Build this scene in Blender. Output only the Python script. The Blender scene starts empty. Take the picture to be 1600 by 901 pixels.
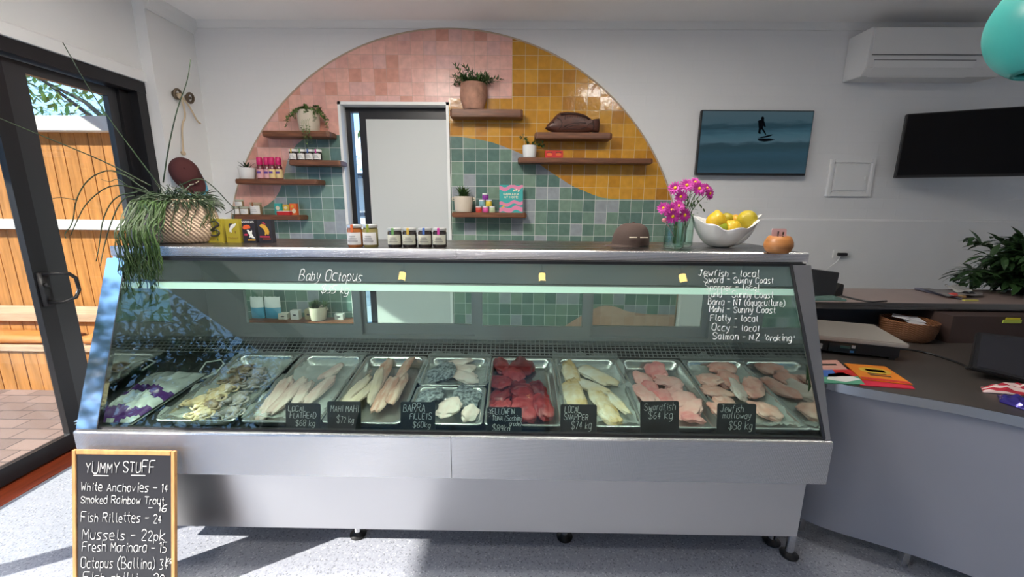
import bpy, bmesh, math, random
from mathutils import Vector, Matrix, noise
R_ = random.Random(7)
SC = bpy.context.scene
COL = SC.collection
PI = math.pi

# ------------------------------------------------------------------ camera
FPX, PITCH, YAW, ROLL, EYE = 630.4, 0.201858, -0.0108735, -0.008663, 1.45
def _axes():
    c, s = math.cos, math.sin
    fw = Vector((s(YAW)*c(PITCH), c(YAW)*c(PITCH), -s(PITCH)))
    r0 = Vector((c(YAW), -s(YAW), 0)); d0 = fw.cross(r0)
    r = c(ROLL)*r0 + s(ROLL)*d0; d = -s(ROLL)*r0 + c(ROLL)*d0
    return r, d, fw
CR, CD, CF = _axes()
EYEP = Vector((0, 0, EYE))
cam = bpy.data.cameras.new('camera'); camo = bpy.data.objects.new('camera', cam); COL.objects.link(camo)
cam.sensor_width = 36; cam.lens = FPX/1600*36; cam.clip_start = 0.05; cam.clip_end = 200
m = Matrix.Identity(4)
for i in range(3):
    m[i][0] = CR[i]; m[i][1] = -CD[i]; m[i][2] = -CF[i]; m[i][3] = EYEP[i]
camo.matrix_world = m
SC.camera = camo
def ray(px, py): return CR*((px-800)/FPX) + CD*((py-450.5)/FPX) + CF
def at_y(px, py, Y): d = ray(px, py); return EYEP + d*(Y/d.y)
def at_z(px, py, Z): d = ray(px, py); return EYEP + d*((Z-EYE)/d.z)
def at_x(px, py, X): d = ray(px, py); return EYEP + d*(X/d.x)
def at_plane(px, py, p0, n): d = ray(px, py); return EYEP + d*((Vector(p0)-EYEP).dot(Vector(n))/d.dot(Vector(n)))

# ------------------------------------------------------------------ light
SC.view_settings.view_transform = 'Standard'
SC.view_settings.look = 'None'
SC.view_settings.exposure = 0.55
SC.view_settings.gamma = 1.0
SC.view_settings.use_curve_mapping = False
W = bpy.data.worlds.new('sky'); SC.world = W; W.use_nodes = True
nt = W.node_tree; nt.nodes.clear()
wo = nt.nodes.new('ShaderNodeOutputWorld'); bg = nt.nodes.new('ShaderNodeBackground')
tc = nt.nodes.new('ShaderNodeTexCoord'); sx = nt.nodes.new('ShaderNodeSeparateXYZ'); rp = nt.nodes.new('ShaderNodeValToRGB')
nt.links.new(tc.outputs['Generated'], sx.inputs[0]); nt.links.new(sx.outputs['Z'], rp.inputs[0])
rp.color_ramp.elements[0].position = 0.0; rp.color_ramp.elements[0].color = (0.32, 0.57, 0.98, 1)
rp.color_ramp.elements[1].position = 0.55; rp.color_ramp.elements[1].color = (0.20, 0.46, 0.95, 1)
nt.links.new(rp.outputs[0], bg.inputs[0]); bg.inputs[1].default_value = 2.2
nt.links.new(bg.outputs[0], wo.inputs[0])
SUN = Vector((-0.75, -0.38, 0.52)).normalized()
sl = bpy.data.lights.new('sun', 'SUN'); sl.energy = 9.5; sl.angle = math.radians(0.6); sl.color = (1.0, 0.955, 0.89)
so = bpy.data.objects.new('sun', sl); COL.objects.link(so); so.rotation_euler = SUN.to_track_quat('Z', 'Y').to_euler(); so.location = (-8, -6, 9)
SC.cycles.max_bounces = 8; SC.cycles.diffuse_bounces = 4; SC.cycles.glossy_bounces = 4
SC.cycles.transmission_bounces = 6; SC.cycles.transparent_max_bounces = 16
SC.cycles.sample_clamp_indirect = 6.0
def area(name, loc, target, sx_, sy_, power, col):
    l = bpy.data.lights.new(name, 'AREA'); l.shape = 'RECTANGLE'; l.size = sx_; l.size_y = sy_; l.energy = power; l.color = col
    o = bpy.data.objects.new(name, l); COL.objects.link(o); o.location = loc
    o.rotation_euler = (Vector(target)-Vector(loc)).to_track_quat('-Z', 'Y').to_euler(); return o

# ------------------------------------------------------------------ materials
MATS = {}
def mat(name, col=(0.8,0.8,0.8), rough=0.5, metal=0.0, var=0.0, vscale=8.0, stretch=(1,1,1), bump=0.0, bscale=40.0, emit=0.0, ecol=None, spec=0.5, trans=0.0, coat=0.0, sss=0.0, rvar=0.0):
    if name in MATS: return MATS[name]
    m = bpy.data.materials.new(name); m.use_nodes = True; MATS[name] = m
    nt = m.node_tree; b = nt.nodes['Principled BSDF']; L = nt.links.new
    b.inputs['Base Color'].default_value = (*col, 1); b.inputs['Roughness'].default_value = rough; b.inputs['Metallic'].default_value = metal
    b.inputs['Specular IOR Level'].default_value = spec; b.inputs['Coat Weight'].default_value = coat
    if sss: b.inputs['Subsurface Weight'].default_value = sss; b.inputs['Subsurface Scale'].default_value = 0.01
    if emit: b.inputs['Emission Color'].default_value = (*(ecol or col), 1); b.inputs['Emission Strength'].default_value = emit
    if var or bump or rvar:
        t = nt.nodes.new('ShaderNodeTexCoord'); mp = nt.nodes.new('ShaderNodeMapping'); mp.inputs['Scale'].default_value = stretch
        L(t.outputs['Object'], mp.inputs[0])
        n = nt.nodes.new('ShaderNodeTexNoise'); n.inputs['Scale'].default_value = vscale; n.inputs['Detail'].default_value = 4
        L(mp.outputs[0], n.inputs['Vector'])
        if var:
            r = nt.nodes.new('ShaderNodeValToRGB'); e = r.color_ramp.elements
            e[0].position = 0.3; e[1].position = 0.7
            e[0].color = (*[max(0, c*(1-var)) for c in col], 1); e[1].color = (*[min(1, c*(1+var)) for c in col], 1)
            L(n.outputs['Fac'], r.inputs[0]); L(r.outputs[0], b.inputs['Base Color'])
        if rvar:
            mr = nt.nodes.new('ShaderNodeMapRange'); mr.inputs[3].default_value = max(0.02, rough-rvar); mr.inputs[4].default_value = rough+rvar
            L(n.outputs['Fac'], mr.inputs[0]); L(mr.outputs[0], b.inputs['Roughness'])
        if bump:
            n2 = nt.nodes.new('ShaderNodeTexNoise'); n2.inputs['Scale'].default_value = bscale; L(mp.outputs[0], n2.inputs['Vector'])
            bp = nt.nodes.new('ShaderNodeBump'); bp.inputs['Strength'].default_value = bump; bp.inputs['Distance'].default_value = 0.01
            L(n2.outputs['Fac'], bp.inputs['Height']); L(bp.outputs[0], b.inputs['Normal'])
    return m
def N(m, typ, **kw):
    n = m.node_tree.nodes.new(typ)
    for k, v in kw.items(): setattr(n, k, v)
    return n
def LK(m, a, b): m.node_tree.links.new(a, b)
def mth(m, op, a, b=None):
    n = N(m, 'ShaderNodeMath', operation=op)
    for i, v in enumerate((a, b)):
        if v is None: continue
        if isinstance(v, (int, float)): n.inputs[i].default_value = v
        else: LK(m, v, n.inputs[i])
    return n.outputs[0]
def glassmat(name, tint, refl=1.0, ior=1.5, rough=0.0):
    m = bpy.data.materials.new(name); m.use_nodes = True; MATS[name] = m; nt = m.node_tree; nt.nodes.clear()
    o = N(m, 'ShaderNodeOutputMaterial'); mx = N(m, 'ShaderNodeMixShader'); tr = N(m, 'ShaderNodeBsdfTransparent'); gl = N(m, 'ShaderNodeBsdfGlossy')
    lw = N(m, 'ShaderNodeLayerWeight'); lw.inputs[0].default_value = 0.5; r0 = ((ior-1)/(ior+1))**2
    fr = mth(m, 'ADD', mth(m, 'MULTIPLY', mth(m, 'POWER', lw.outputs['Facing'], 5.0), 1-r0), r0)
    tr.inputs[0].default_value = (*tint, 1); gl.inputs['Roughness'].default_value = rough
    LK(m, mth(m, 'MULTIPLY', fr, refl), mx.inputs[0]); LK(m, tr.outputs[0], mx.inputs[1]); LK(m, gl.outputs[0], mx.inputs[2]); LK(m, mx.outputs[0], o.inputs[0])
    return m
def perforated(name, col, cell, rough=0.3):
    m = mat(name, col, rough, 1.0); b = m.node_tree.nodes['Principled BSDF']
    t = N(m, 'ShaderNodeTexCoord'); s = N(m, 'ShaderNodeSeparateXYZ'); LK(m, t.outputs['Object'], s.inputs[0])
    a = mth(m, 'SINE', mth(m, 'MULTIPLY', mth(m, 'ADD', s.outputs['X'], s.outputs['Z']), 2*PI/cell))
    c = mth(m, 'SINE', mth(m, 'MULTIPLY', mth(m, 'SUBTRACT', s.outputs['X'], s.outputs['Z']), 2*PI/cell))
    h = mth(m, 'MULTIPLY', a, c)
    bp = N(m, 'ShaderNodeBump'); bp.inputs['Strength'].default_value = 0.4; bp.inputs['Distance'].default_value = 0.002
    LK(m, h, bp.inputs['Height']); LK(m, bp.outputs[0], b.inputs['Normal']); return m
def brushed(name, col, rough, axis):
    st = [1, 1, 1]; st[axis] = 0.02
    return mat(name, col, rough, 1.0, var=0.06, vscale=60, stretch=st, rvar=0.08, bump=0.03, bscale=200)
def tilemat(name, cols, grout, T, x0, z0, rough=0.18):
    m = mat(name, cols[0], rough); b = m.node_tree.nodes['Principled BSDF']
    t = N(m, 'ShaderNodeTexCoord'); s = N(m, 'ShaderNodeSeparateXYZ'); LK(m, t.outputs['Object'], s.inputs[0])
    u = mth(m, 'DIVIDE', mth(m, 'SUBTRACT', s.outputs['X'], x0), T); v = mth(m, 'DIVIDE', mth(m, 'SUBTRACT', s.outputs['Z'], z0), T)
    fu, fv = mth(m, 'FLOOR', u), mth(m, 'FLOOR', v)
    cb = N(m, 'ShaderNodeCombineXYZ'); LK(m, fu, cb.inputs[0]); LK(m, fv, cb.inputs[1])
    wn = N(m, 'ShaderNodeTexWhiteNoise', noise_dimensions='3D'); LK(m, cb.outputs[0], wn.inputs['Vector'])
    r = N(m, 'ShaderNodeValToRGB'); r.color_ramp.interpolation = 'CONSTANT'; e = r.color_ramp.elements
    e[0].color = (*cols[0], 1); e[1].color = (*cols[1], 1); e[1].position = 1.0/len(cols)
    for i, c in enumerate(cols[2:]):
        q = e.new((i+2)/len(cols)); q.color = (*c, 1)
    LK(m, wn.outputs['Value'], r.inputs[0])
    du = mth(m, 'ABSOLUTE', mth(m, 'SUBTRACT', mth(m, 'FRACT', u), 0.5)); dv = mth(m, 'ABSOLUTE', mth(m, 'SUBTRACT', mth(m, 'FRACT', v), 0.5))
    mx = mth(m, 'MAXIMUM', du, dv); g = mth(m, 'GREATER_THAN', mx, 0.485)
    # glaze clouding inside each tile
    nz = N(m, 'ShaderNodeTexNoise'); nz.inputs['Scale'].default_value = 22; nz.inputs['Detail'].default_value = 3; LK(m, t.outputs['Object'], nz.inputs['Vector'])
    hv = N(m, 'ShaderNodeHueSaturation'); LK(m, r.outputs[0], hv.inputs['Color'])
    LK(m, mth(m, 'ADD', mth(m, 'MULTIPLY', nz.outputs['Fac'], 0.5), 0.75), hv.inputs['Value'])
    mc = N(m, 'ShaderNodeMix', data_type='RGBA'); LK(m, g, mc.inputs[0]); LK(m, hv.outputs[0], mc.inputs[6]); mc.inputs[7].default_value = (*grout, 1)
    LK(m, mc.outputs[2], b.inputs['Base Color'])
    LK(m, mth(m, 'ADD', mth(m, 'MULTIPLY', g, 0.5), rough), b.inputs['Roughness'])
    # each tile set at its own slight tilt, uneven glaze
    nm = N(m, 'ShaderNodeNewGeometry'); va = N(m, 'ShaderNodeVectorMath', operation='SUBTRACT'); LK(m, wn.outputs['Color'], va.inputs[0]); va.inputs[1].default_value = (.5, .5, .5)
    vs = N(m, 'ShaderNodeVectorMath', operation='SCALE'); LK(m, va.outputs[0], vs.inputs[0]); vs.inputs['Scale'].default_value = 0.05
    ad = N(m, 'ShaderNodeVectorMath', operation='ADD'); LK(m, nm.outputs['Normal'], ad.inputs[0]); LK(m, vs.outputs[0], ad.inputs[1])
    nn = N(m, 'ShaderNodeVectorMath', operation='NORMALIZE'); LK(m, ad.outputs[0], nn.inputs[0])
    bp = N(m, 'ShaderNodeBump'); bp.inputs['Strength'].default_value = 0.35; bp.inputs['Distance'].default_value = 0.004
    n3 = N(m, 'ShaderNodeTexNoise'); n3.inputs['Scale'].default_value = 30; LK(m, t.outputs['Object'], n3.inputs['Vector'])
    LK(m, mth(m, 'SUBTRACT', n3.outputs['Fac'], mth(m, 'MULTIPLY', g, 0.4)), bp.inputs['Height']); LK(m, nn.outputs[0], bp.inputs['Normal']); LK(m, bp.outputs[0], b.inputs['Normal'])
    return m
def brickwall(name, col, rough, sx_, sz_, swap=False, c2=None, mortar=None, bump=0.25, ms=0.012, off=0.5):
    m = mat(name, col, rough); b = m.node_tree.nodes['Principled BSDF']
    t = N(m, 'ShaderNodeTexCoord'); s = N(m, 'ShaderNodeSeparateXYZ'); LK(m, t.outputs['Object'], s.inputs[0])
    cb = N(m, 'ShaderNodeCombineXYZ'); LK(m, s.outputs['X'], cb.inputs[0]); LK(m, s.outputs['Y' if swap else 'Z'], cb.inputs[1])
    k = N(m, 'ShaderNodeTexBrick'); LK(m, cb.outputs[0], k.inputs['Vector']); k.offset = off
    k.inputs['Scale'].default_value = 1.0; k.inputs['Brick Width'].default_value = sx_; k.inputs['Row Height'].default_value = sz_; k.inputs['Mortar Size'].default_value = ms; k.inputs['Mortar Smooth'].default_value = 0.6
    k.inputs['Color1'].default_value = (*col, 1); k.inputs['Color2'].default_value = (*(c2 or col), 1); k.inputs['Mortar'].default_value = (*(mortar or [c*.93 for c in col]), 1)
    nz = N(m, 'ShaderNodeTexNoise'); nz.inputs['Scale'].default_value = 9; LK(m, t.outputs['Object'], nz.inputs['Vector'])
    LK(m, k.outputs['Color'], b.inputs['Base Color'])
    bp = N(m, 'ShaderNodeBump'); bp.inputs['Strength'].default_value = bump; bp.inputs['Distance'].default_value = 0.006
    LK(m, mth(m, 'ADD', mth(m, 'MULTIPLY', nz.outputs['Fac'], 0.5), mth(m, 'MULTIPLY', k.outputs['Fac'], -1.0)), bp.inputs['Height']); LK(m, bp.outputs[0], b.inputs['Normal'])
    return m

# ------------------------------------------------------------------ mesh helpers
def nb(): return bmesh.new()
def box(bm, x0, x1, y0, y1, z0, z1):
    v = [bm.verts.new((x, y, z)) for x in (x0, x1) for y in (y0, y1) for z in (z0, z1)]
    for f in ((0,1,3,2),(4,6,7,5),(0,4,5,1),(2,3,7,6),(0,2,6,4),(1,5,7,3)): bm.faces.new([v[i] for i in f])
    return v
def obox(bm, c, sx_, sy_, sz_, rot=None, taper=1.0):
    """box with base centre c"""
    v = box(bm, -sx_/2, sx_/2, -sy_/2, sy_/2, 0, sz_)
    M = Matrix.Translation(Vector(c)) @ (rot.to_4x4() if rot else Matrix.Identity(4))
    for q in v:
        if q.co.z > sz_*0.5: q.co.x *= taper; q.co.y *= taper
        q.co = M @ q.co
    return v
def lathe(bm, prof, c=(0,0,0), seg=24, sq=(1,1), closed=False, M=None):
    rings = []
    for r, z in prof:
        if r < 1e-5: rings.append([bm.verts.new((0, 0, z))])
        else: rings.append([bm.verts.new((r*sq[0]*math.cos(2*PI*i/seg), r*sq[1]*math.sin(2*PI*i/seg), z)) for i in range(seg)])
    fs = []
    for a, b in zip(rings, rings[1:]):
        for i in range(seg):
            j = (i+1) % seg
            p = [a[i % len(a)], a[j % len(a)], b[j % len(b)], b[i % len(b)]]
            q = []
            for w in p:
                if w not in q: q.append(w)
            if len(q) > 2: fs.append(bm.faces.new(q))
    if closed:
        for rr in (rings[0], rings[-1]):
            if len(rr) > 2: bm.faces.new(rr)
    T = Matrix.Translation(Vector(c)) @ (M.to_4x4() if M else Matrix.Identity(4))
    for rr in rings:
        for v in rr: v.co = T @ v.co
    return rings
def tube(bm, pts, r, seg=6, cap=True):
    pts = [Vector(p) for p in pts]; n = len(pts); rings = []
    up = Vector((0, 0, 1)); prev = None
    for i, p in enumerate(pts):
        t = (pts[min(i+1, n-1)] - pts[max(i-1, 0)])
        if t.length < 1e-9: t = Vector((0, 0, 1))
        t.normalize()
        if prev is None:
            a = up if abs(t.z) < 0.9 else Vector((1, 0, 0)); u = t.cross(a).normalized()
        else: u = (prev - t*prev.dot(t)); u = u.normalized() if u.length > 1e-6 else t.orthogonal().normalized()
        prev = u; w = t.cross(u); rr = r[i] if isinstance(r, (list, tuple)) else r
        rings.append([bm.verts.new(p + (u*math.cos(2*PI*k/seg) + w*math.sin(2*PI*k/seg))*rr) for k in range(seg)])
    for a, b in zip(rings, rings[1:]):
        for k in range(seg): bm.faces.new((a[k], a[(k+1) % seg], b[(k+1) % seg], b[k]))
    if cap and n > 1:
        bm.faces.new(rings[0][::-1]); bm.faces.new(rings[-1])
def prism(bm, poly, fn, d):
    """poly: list of 2D; fn(a,b,t) -> 3D ; extruded from t=0 to t=d"""
    a = [bm.verts.new(fn(p[0], p[1], 0)) for p in poly]; b = [bm.verts.new(fn(p[0], p[1], d)) for p in poly]
    bm.faces.new(a); bm.faces.new(b[::-1]); n = len(poly)
    for i in range(n): bm.faces.new((a[i], b[i], b[(i+1) % n], a[(i+1) % n]))
def XZ(y0): return lambda a, b, t: Vector((a, y0+t, b))
def YZ(x0): return lambda a, b, t: Vector((x0+t, a, b))
def XY(z0): return lambda a, b, t: Vector((a, b, z0+t))
def frame2(bm, x0, x1, z0, z1, w, y0, y1, wb=None, wt=None):
    wb = w if wb is None else wb; wt = w if wt is None else wt
    box(bm, x0, x0+w, y0, y1, z0, z1); box(bm, x1-w, x1, y0, y1, z0, z1)
    box(bm, x0+w, x1-w, y0, y1, z0, z0+wb); box(bm, x0+w, x1-w, y0, y1, z1-wt, z1)
def blob(bm, c, r, sx_=1, sy_=1, sz_=1, sub=3, amp=0.15, fr=3.0, seed=0, rot=None, floor=None):
    g = bmesh.ops.create_icosphere(bm, subdivisions=sub, radius=1.0)['verts']
    off = Vector((seed*7.1, seed*3.3, seed*1.7)); M = rot.to_4x4() if rot else Matrix.Identity(4)
    for v in g:
        d = 1 + amp*noise.noise(v.co*fr*0.5 + off) + amp*0.4*noise.noise(v.co*fr*1.7 + off)
        p = Vector((v.co.x*sx_, v.co.y*sy_, v.co.z*sz_))*d*r
        v.co = M @ p + Vector(c)
        if floor is not None and v.co.z < floor: v.co.z = floor
    return g
OFF = {}
def place(name, bm, material, parent=None, smooth=False, bev=0.0, bseg=2, mats=None, weld=False, autos=None):
    if weld: bmesh.ops.remove_doubles(bm, verts=bm.verts, dist=1e-5)
    bmesh.ops.recalc_face_normals(bm, faces=bm.faces)
    me = bpy.data.meshes.new(name)
    if parent is not None: off = OFF[parent.name]
    else:
        xs = [v.co.x for v in bm.verts]; ys = [v.co.y for v in bm.verts]; zs = [v.co.z for v in bm.verts]
        off = Vector(((min(xs)+max(xs))/2, (min(ys)+max(ys))/2, min(zs)))
    if bev:
        bmesh.ops.bevel(bm, geom=[e for e in bm.edges if len(e.link_faces) == 2 and e.calc_face_angle(0) > 0.5], offset=bev, segments=bseg, affect='EDGES', clamp_overlap=True)
    for v in bm.verts: v.co -= off
    if smooth:
        for f in bm.faces: f.smooth = True
    bm.to_mesh(me); bm.free()
    o = bpy.data.objects.new(name, me); COL.objects.link(o)
    for mm in (mats or [material]): me.materials.append(mm)
    if parent is not None: o.parent = parent
    else: o.location = off
    OFF[o.name] = off
    if autos or (smooth and autos is None and bev):
        try: me.set_sharp_from_angle(angle=autos or 0.7)
        except Exception: pass
    elif autos:
        me.set_sharp_from_angle(angle=autos)
    return o
def tag(o, label, cat, group=None, kind=None):
    o['label'] = label; o['category'] = cat
    if group: o['group'] = group
    if kind: o['kind'] = kind
    return o
def thing(name, loc, label, cat, group=None):
    o = bpy.data.objects.new(name, None); COL.objects.link(o); o.location = loc; o.empty_display_size = 0.05
    OFF[o.name] = Vector(loc); tag(o, label, cat, group); return o
def struct(name, bm, material, parent=None, **k):
    o = place(name, bm, material, parent, **k)
    if parent is None: o['kind'] = 'structure'
    return o
def copy_tree(o, parent=None):
    c = o.copy(); COL.objects.link(c)
    if parent is not None: c.parent = parent; c.matrix_parent_inverse = o.matrix_parent_inverse.copy()
    for ch in [x for x in bpy.data.objects if x.parent == o]: copy_tree(ch, c)
    return c

# ------------------------------------------------------------------ hand lettering: single stroke alphabet on a small grid
GL = dict(a="3g1g0f0d1c2c3d 3g3c", b="0i0c 0f1g2g3f3d2c0c", c="3g1g0f0d1c3c", d="3i3c 3f2g1g0f0d1c2c3d", e="0e3e3f2g1g0f0d1c3c", f="3i2i1h1c 0g2g",
 g="3f2g1g0f0d1c2c3d 3g3b2a0a", h="0i0c 0f1g2g3f3c", i="1g1c 1i1h", j="2g2b1a0a 2i2h", k="0i0c 3g0e3c", l="1i1d2c", m="0g0c 0f1g2f2c 2f3g4f4c", n="0g0c 0f1g2g3f3c",
 o="1g0f0d1c2c3d3f2g1g", p="0g0a 0f1g2g3f3d2c0d", q="3g3a 3f2g1g0f0d1c2c3d", r="0g0c 0f1g2g", s="3g1g0f3d2c0c", t="1i1d2c 0g2g", u="0g0d1c2c3d 3g3c", v="0g1c3g",
 w="0g1c2f3c4g", x="0g3c 3g0c", y="0g1d2d 3g2b0a", z="0g3g0c3c",
 A="0c2i4c 1e3e", B="0c0i2i3h3g2f0f 2f4e4d3c0c", C="4h3i1i0h0d1c3c4d", D="0c0i2i4g4e2c0c", E="4i0i0c4c 0f3f", F="4i0i0c 0f3f", G="4h3i1i0h0d1c3c4d4f2f", H="0i0c 4i4c 0f4f", I="1i1c", J="1i4i 3i3d2c1c0d", K="0i0c 4i0f4c", L="0i0c4c",
 M="0c0i2e4i4c", N="0c0i4c4i", O="1i0h0d1c3c4d4h3i1i", P="0c0i3i4h4g3f0f", Q="1i0h0d1c3c4d4h3i1i 3d4c", R="0c0i3i4h4g3f0f 2f4c", S="4h3i1i0h0g4e4d3c1c0d", T="0i4i 2i2c", U="0i0d1c3c4d4i", V="0i2c4i", W="0i1c2g3c4i", X="0i4c 4i0c", Y="0i2f4i 2f2c", Z="0i4i0c4c")
GL.update({'0':"1i0h0d1c2c3d3h2i1i", '1':"0h1i1c", '2':"0h1i2i3h3g0c3c", '3':"0i3i1f3e3d2c0c", '4':"2c2i0e3e", '5':"3i0i0f2f3e3d2c0c", '6':"3i1h0f0d1c2c3d3e2f0e", '7':"0i3i1c", '8':"1f0g0h1i2i3h3g2f1f0e0d1c2c3d3e2f", '9':"3g2f1f0g0h1i2i3h3f2c",
 '$':"4h3i1i0h0g4e4d3c1c0d 2j2b", '-':"0f3f", '(':"2j0g0d2b", ')':"0j2g2d0b", "'":"1i1g", '.':"0c0d", '_':"0b5b", ',':"1d0b", '&':"4c0h1i2h0e0d1c2c4e", '!':"1i1e 1d1c"})
def chaikin(p, n=2, c=.25):
    for _ in range(n):
        if len(p) < 3: return p
        q = [p[0]]
        for a, b in zip(p, p[1:]): q += [a.lerp(b, c), a.lerp(b, 1-c)]
        q[0] = p[0]; q[-1] = p[-1]; p = q
    return p
def scribble(bm, text, origin, u, v, n, h, width=None, r=0.0012, jit=0.35, slant=0.12, seed=1, rise=0.0):
    """letters of capital height h, along u with up v, lifted off the surface along n"""
    rg = random.Random(seed*31+len(text)); u = Vector(u).normalized(); v = Vector(v).normalized(); n = Vector(n).normalized()
    s = h/6.0; x = 0.0; strokes = []
    for ch in text:
        if ch == ' ': x += 3.2; continue
        g = GL.get(ch)
        if g is None: x += 3; continue
        k = 0.9+rg.random()*0.25; dy = (rg.random()-.5)*jit*1.6; mxx = 0
        for st in g.split():
            p = []
            for i in range(0, len(st), 2):
                a = int(st[i]); b = ord(st[i+1])-ord('c'); mxx = max(mxx, a)
                p.append(Vector((x + a*k + b*slant + (rg.random()-.5)*jit, b*k + dy + (rg.random()-.5)*jit, 0)))
            strokes.append(chaikin(p,2,.13))
        x += mxx*k + 1.5
    sxx = s if width is None else width/max(x-1.5, 1)
    for st in strokes:
        pts = [Vector(origin) + u*(p.x*sxx) + v*(p.y*s + p.x*sxx*rise) + n*(r*0.5) for p in st]
        if len(pts) == 1: pts.append(pts[0] + v*0.001)
        tube(bm, pts, r, 4)
def print_text(name, s, material, parent, M, h, extrude=0.0004, align='CENTER'):
    """printed lettering as a mesh; M places the text plane (x along the line, y up)"""
    c = bpy.data.curves.new(name, 'FONT'); c.body = s; c.size = h*1.4; c.extrude = extrude; c.align_x = align; c.resolution_u = 2; c.space_line = 0.9
    o = bpy.data.objects.new('tmp_text', c); COL.objects.link(o)
    dg = bpy.context.evaluated_depsgraph_get(); me = bpy.data.meshes.new_from_object(o.evaluated_get(dg))
    bpy.data.objects.remove(o); bpy.data.curves.remove(c); me.name = name
    me.transform(Matrix.Translation(-OFF[parent.name]) @ M)
    me.materials.clear(); me.materials.append(material)
    t = bpy.data.objects.new(name, me); COL.objects.link(t); t.parent = parent; OFF[t.name] = OFF[parent.name]; return t
def facing(p, right=(1,0,0), up=(0,0,1)):
    r = Vector(right).normalized(); u = Vector(up).normalized(); n = r.cross(u)
    M = Matrix.Identity(4)
    for i in range(3): M[i][0] = r[i]; M[i][1] = u[i]; M[i][2] = n[i]; M[i][3] = p[i]
    return M
def leaf(bm, p, d, up, L, w, fold=0.15, segs=3, droop=0.0):
    """one real leaf: a tapering folded blade of a few quads"""
    d = Vector(d).normalized(); up = Vector(up); s = d.cross(up)
    s = s.normalized() if s.length > 1e-4 else d.orthogonal().normalized(); nn = s.cross(d).normalized()
    prev = None
    for i in range(segs+1):
        t = i/segs; c = Vector(p) + d*(L*t) + nn*(-droop*L*t*t); ww = w*math.sin(PI*min(1, 0.12+t*0.88))*0.5 if i < segs else 0
        cur = [bm.verts.new(c - s*ww + nn*ww*fold), bm.verts.new(c), bm.verts.new(c + s*ww + nn*ww*fold)] if ww > 1e-6 else [bm.verts.new(c)]
        if prev:
            if len(cur) == 3:
                bm.faces.new((prev[0], prev[1], cur[1], cur[0])); bm.faces.new((prev[1], prev[2], cur[2], cur[1]))
            else:
                bm.faces.new((prev[0], prev[1], cur[0])); bm.faces.new((prev[1], prev[2], cur[0]))
        prev = cur
# ------------------------------------------------------------------ common materials
WHITE = mat('white_paint', (0.80,0.80,0.79), 0.6, var=0.02, vscale=3)
CEIL = mat('ceiling_paint', (0.90,0.88,0.855), 0.7, var=0.02, vscale=2)
TRIM = mat('gloss_white_trim', (0.78,0.78,0.76), 0.35)
BLACKAL = mat('black_aluminium', (0.012,0.012,0.014), 0.35, spec=0.4)
DARKAL = mat('charcoal_aluminium', (0.03,0.032,0.036), 0.35)
STEEL = brushed('brushed_steel', (0.60,0.60,0.61), 0.26, 0)
STEELV = mat('brushed_steel_vertical', (0.60,0.60,0.61), 0.32, 1.0, rvar=0.012, vscale=20, stretch=(1,1,0.02))
BANDS = mat('band_steel', (0.55,0.55,0.55), 0.22, 1.0)
POLISH = mat('polished_steel', (0.68,0.68,0.69), 0.06, 1.0)
DARKSTEEL = brushed('dark_steel', (0.22,0.21,0.20), 0.28, 0)
CHROME = mat('chrome', (0.75,0.75,0.76), 0.1, 1.0)
BLACK = mat('black_plastic', (0.012,0.012,0.013), 0.4)
CHALK = mat('chalk_white', (0.80,0.80,0.78), 0.9)
PEN = mat('white_marker', (0.85,0.87,0.85), 0.6)
LEAFM = mat('leaf_green', (0.055,0.12,0.03), 0.45, var=0.45, vscale=14)
LEAFD = mat('dark_leaf', (0.025,0.06,0.018), 0.4, var=0.45, vscale=14)
LEAFY = mat('light_leaf', (0.12,0.20,0.05), 0.45, var=0.4, vscale=14)
SOIL = mat('soil', (0.03,0.02,0.013), 0.95, var=0.4, vscale=60)
WOODS = mat('shelf_wood', (0.16,0.060,0.026), 0.45, var=0.35, vscale=9, stretch=(1,10,10), bump=0.06)
PAPERW = mat('paper_white', (0.75,0.74,0.72), 0.7)

D = 3.42                     # back wall
HC = 2.815                   # ceiling height
# ------------------------------------------------------------------ setting
m = mat('speckled_floor', (0.30,0.315,0.345), 0.32); b = m.node_tree.nodes['Principled BSDF']
t = N(m, 'ShaderNodeTexCoord')
vo = N(m, 'ShaderNodeTexVoronoi'); vo.inputs['Scale'].default_value = 190; LK(m, t.outputs['Object'], vo.inputs['Vector'])
wn = N(m, 'ShaderNodeTexWhiteNoise'); LK(m, vo.outputs['Position'], wn.inputs['Vector'])
rr = N(m, 'ShaderNodeValToRGB'); rr.color_ramp.interpolation = 'CONSTANT'; e = rr.color_ramp.elements
e[0].color = (0.19,0.20,0.225,1); e[1].position = 0.06; e[1].color = (0.31,0.325,0.37,1)
for p_, c_ in ((0.55,(0.345,0.36,0.405)), (0.90,(0.48,0.50,0.53)), (0.95,(0.24,0.255,0.29))): q = e.new(p_); q.color = (*c_,1)
LK(m, wn.outputs['Value'], rr.inputs[0]); LK(m, rr.outputs[0], b.inputs['Base Color']); FLOORM = m
bm = nb(); box(bm, -2.49, 4.6, -3.0, D, -0.1, 0.0); struct('floor', bm, FLOORM)
bm = nb(); box(bm, -2.8, 4.8, -3.2, D+0.2, HC, HC+0.2); struct('ceiling', bm, CEIL)

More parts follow.
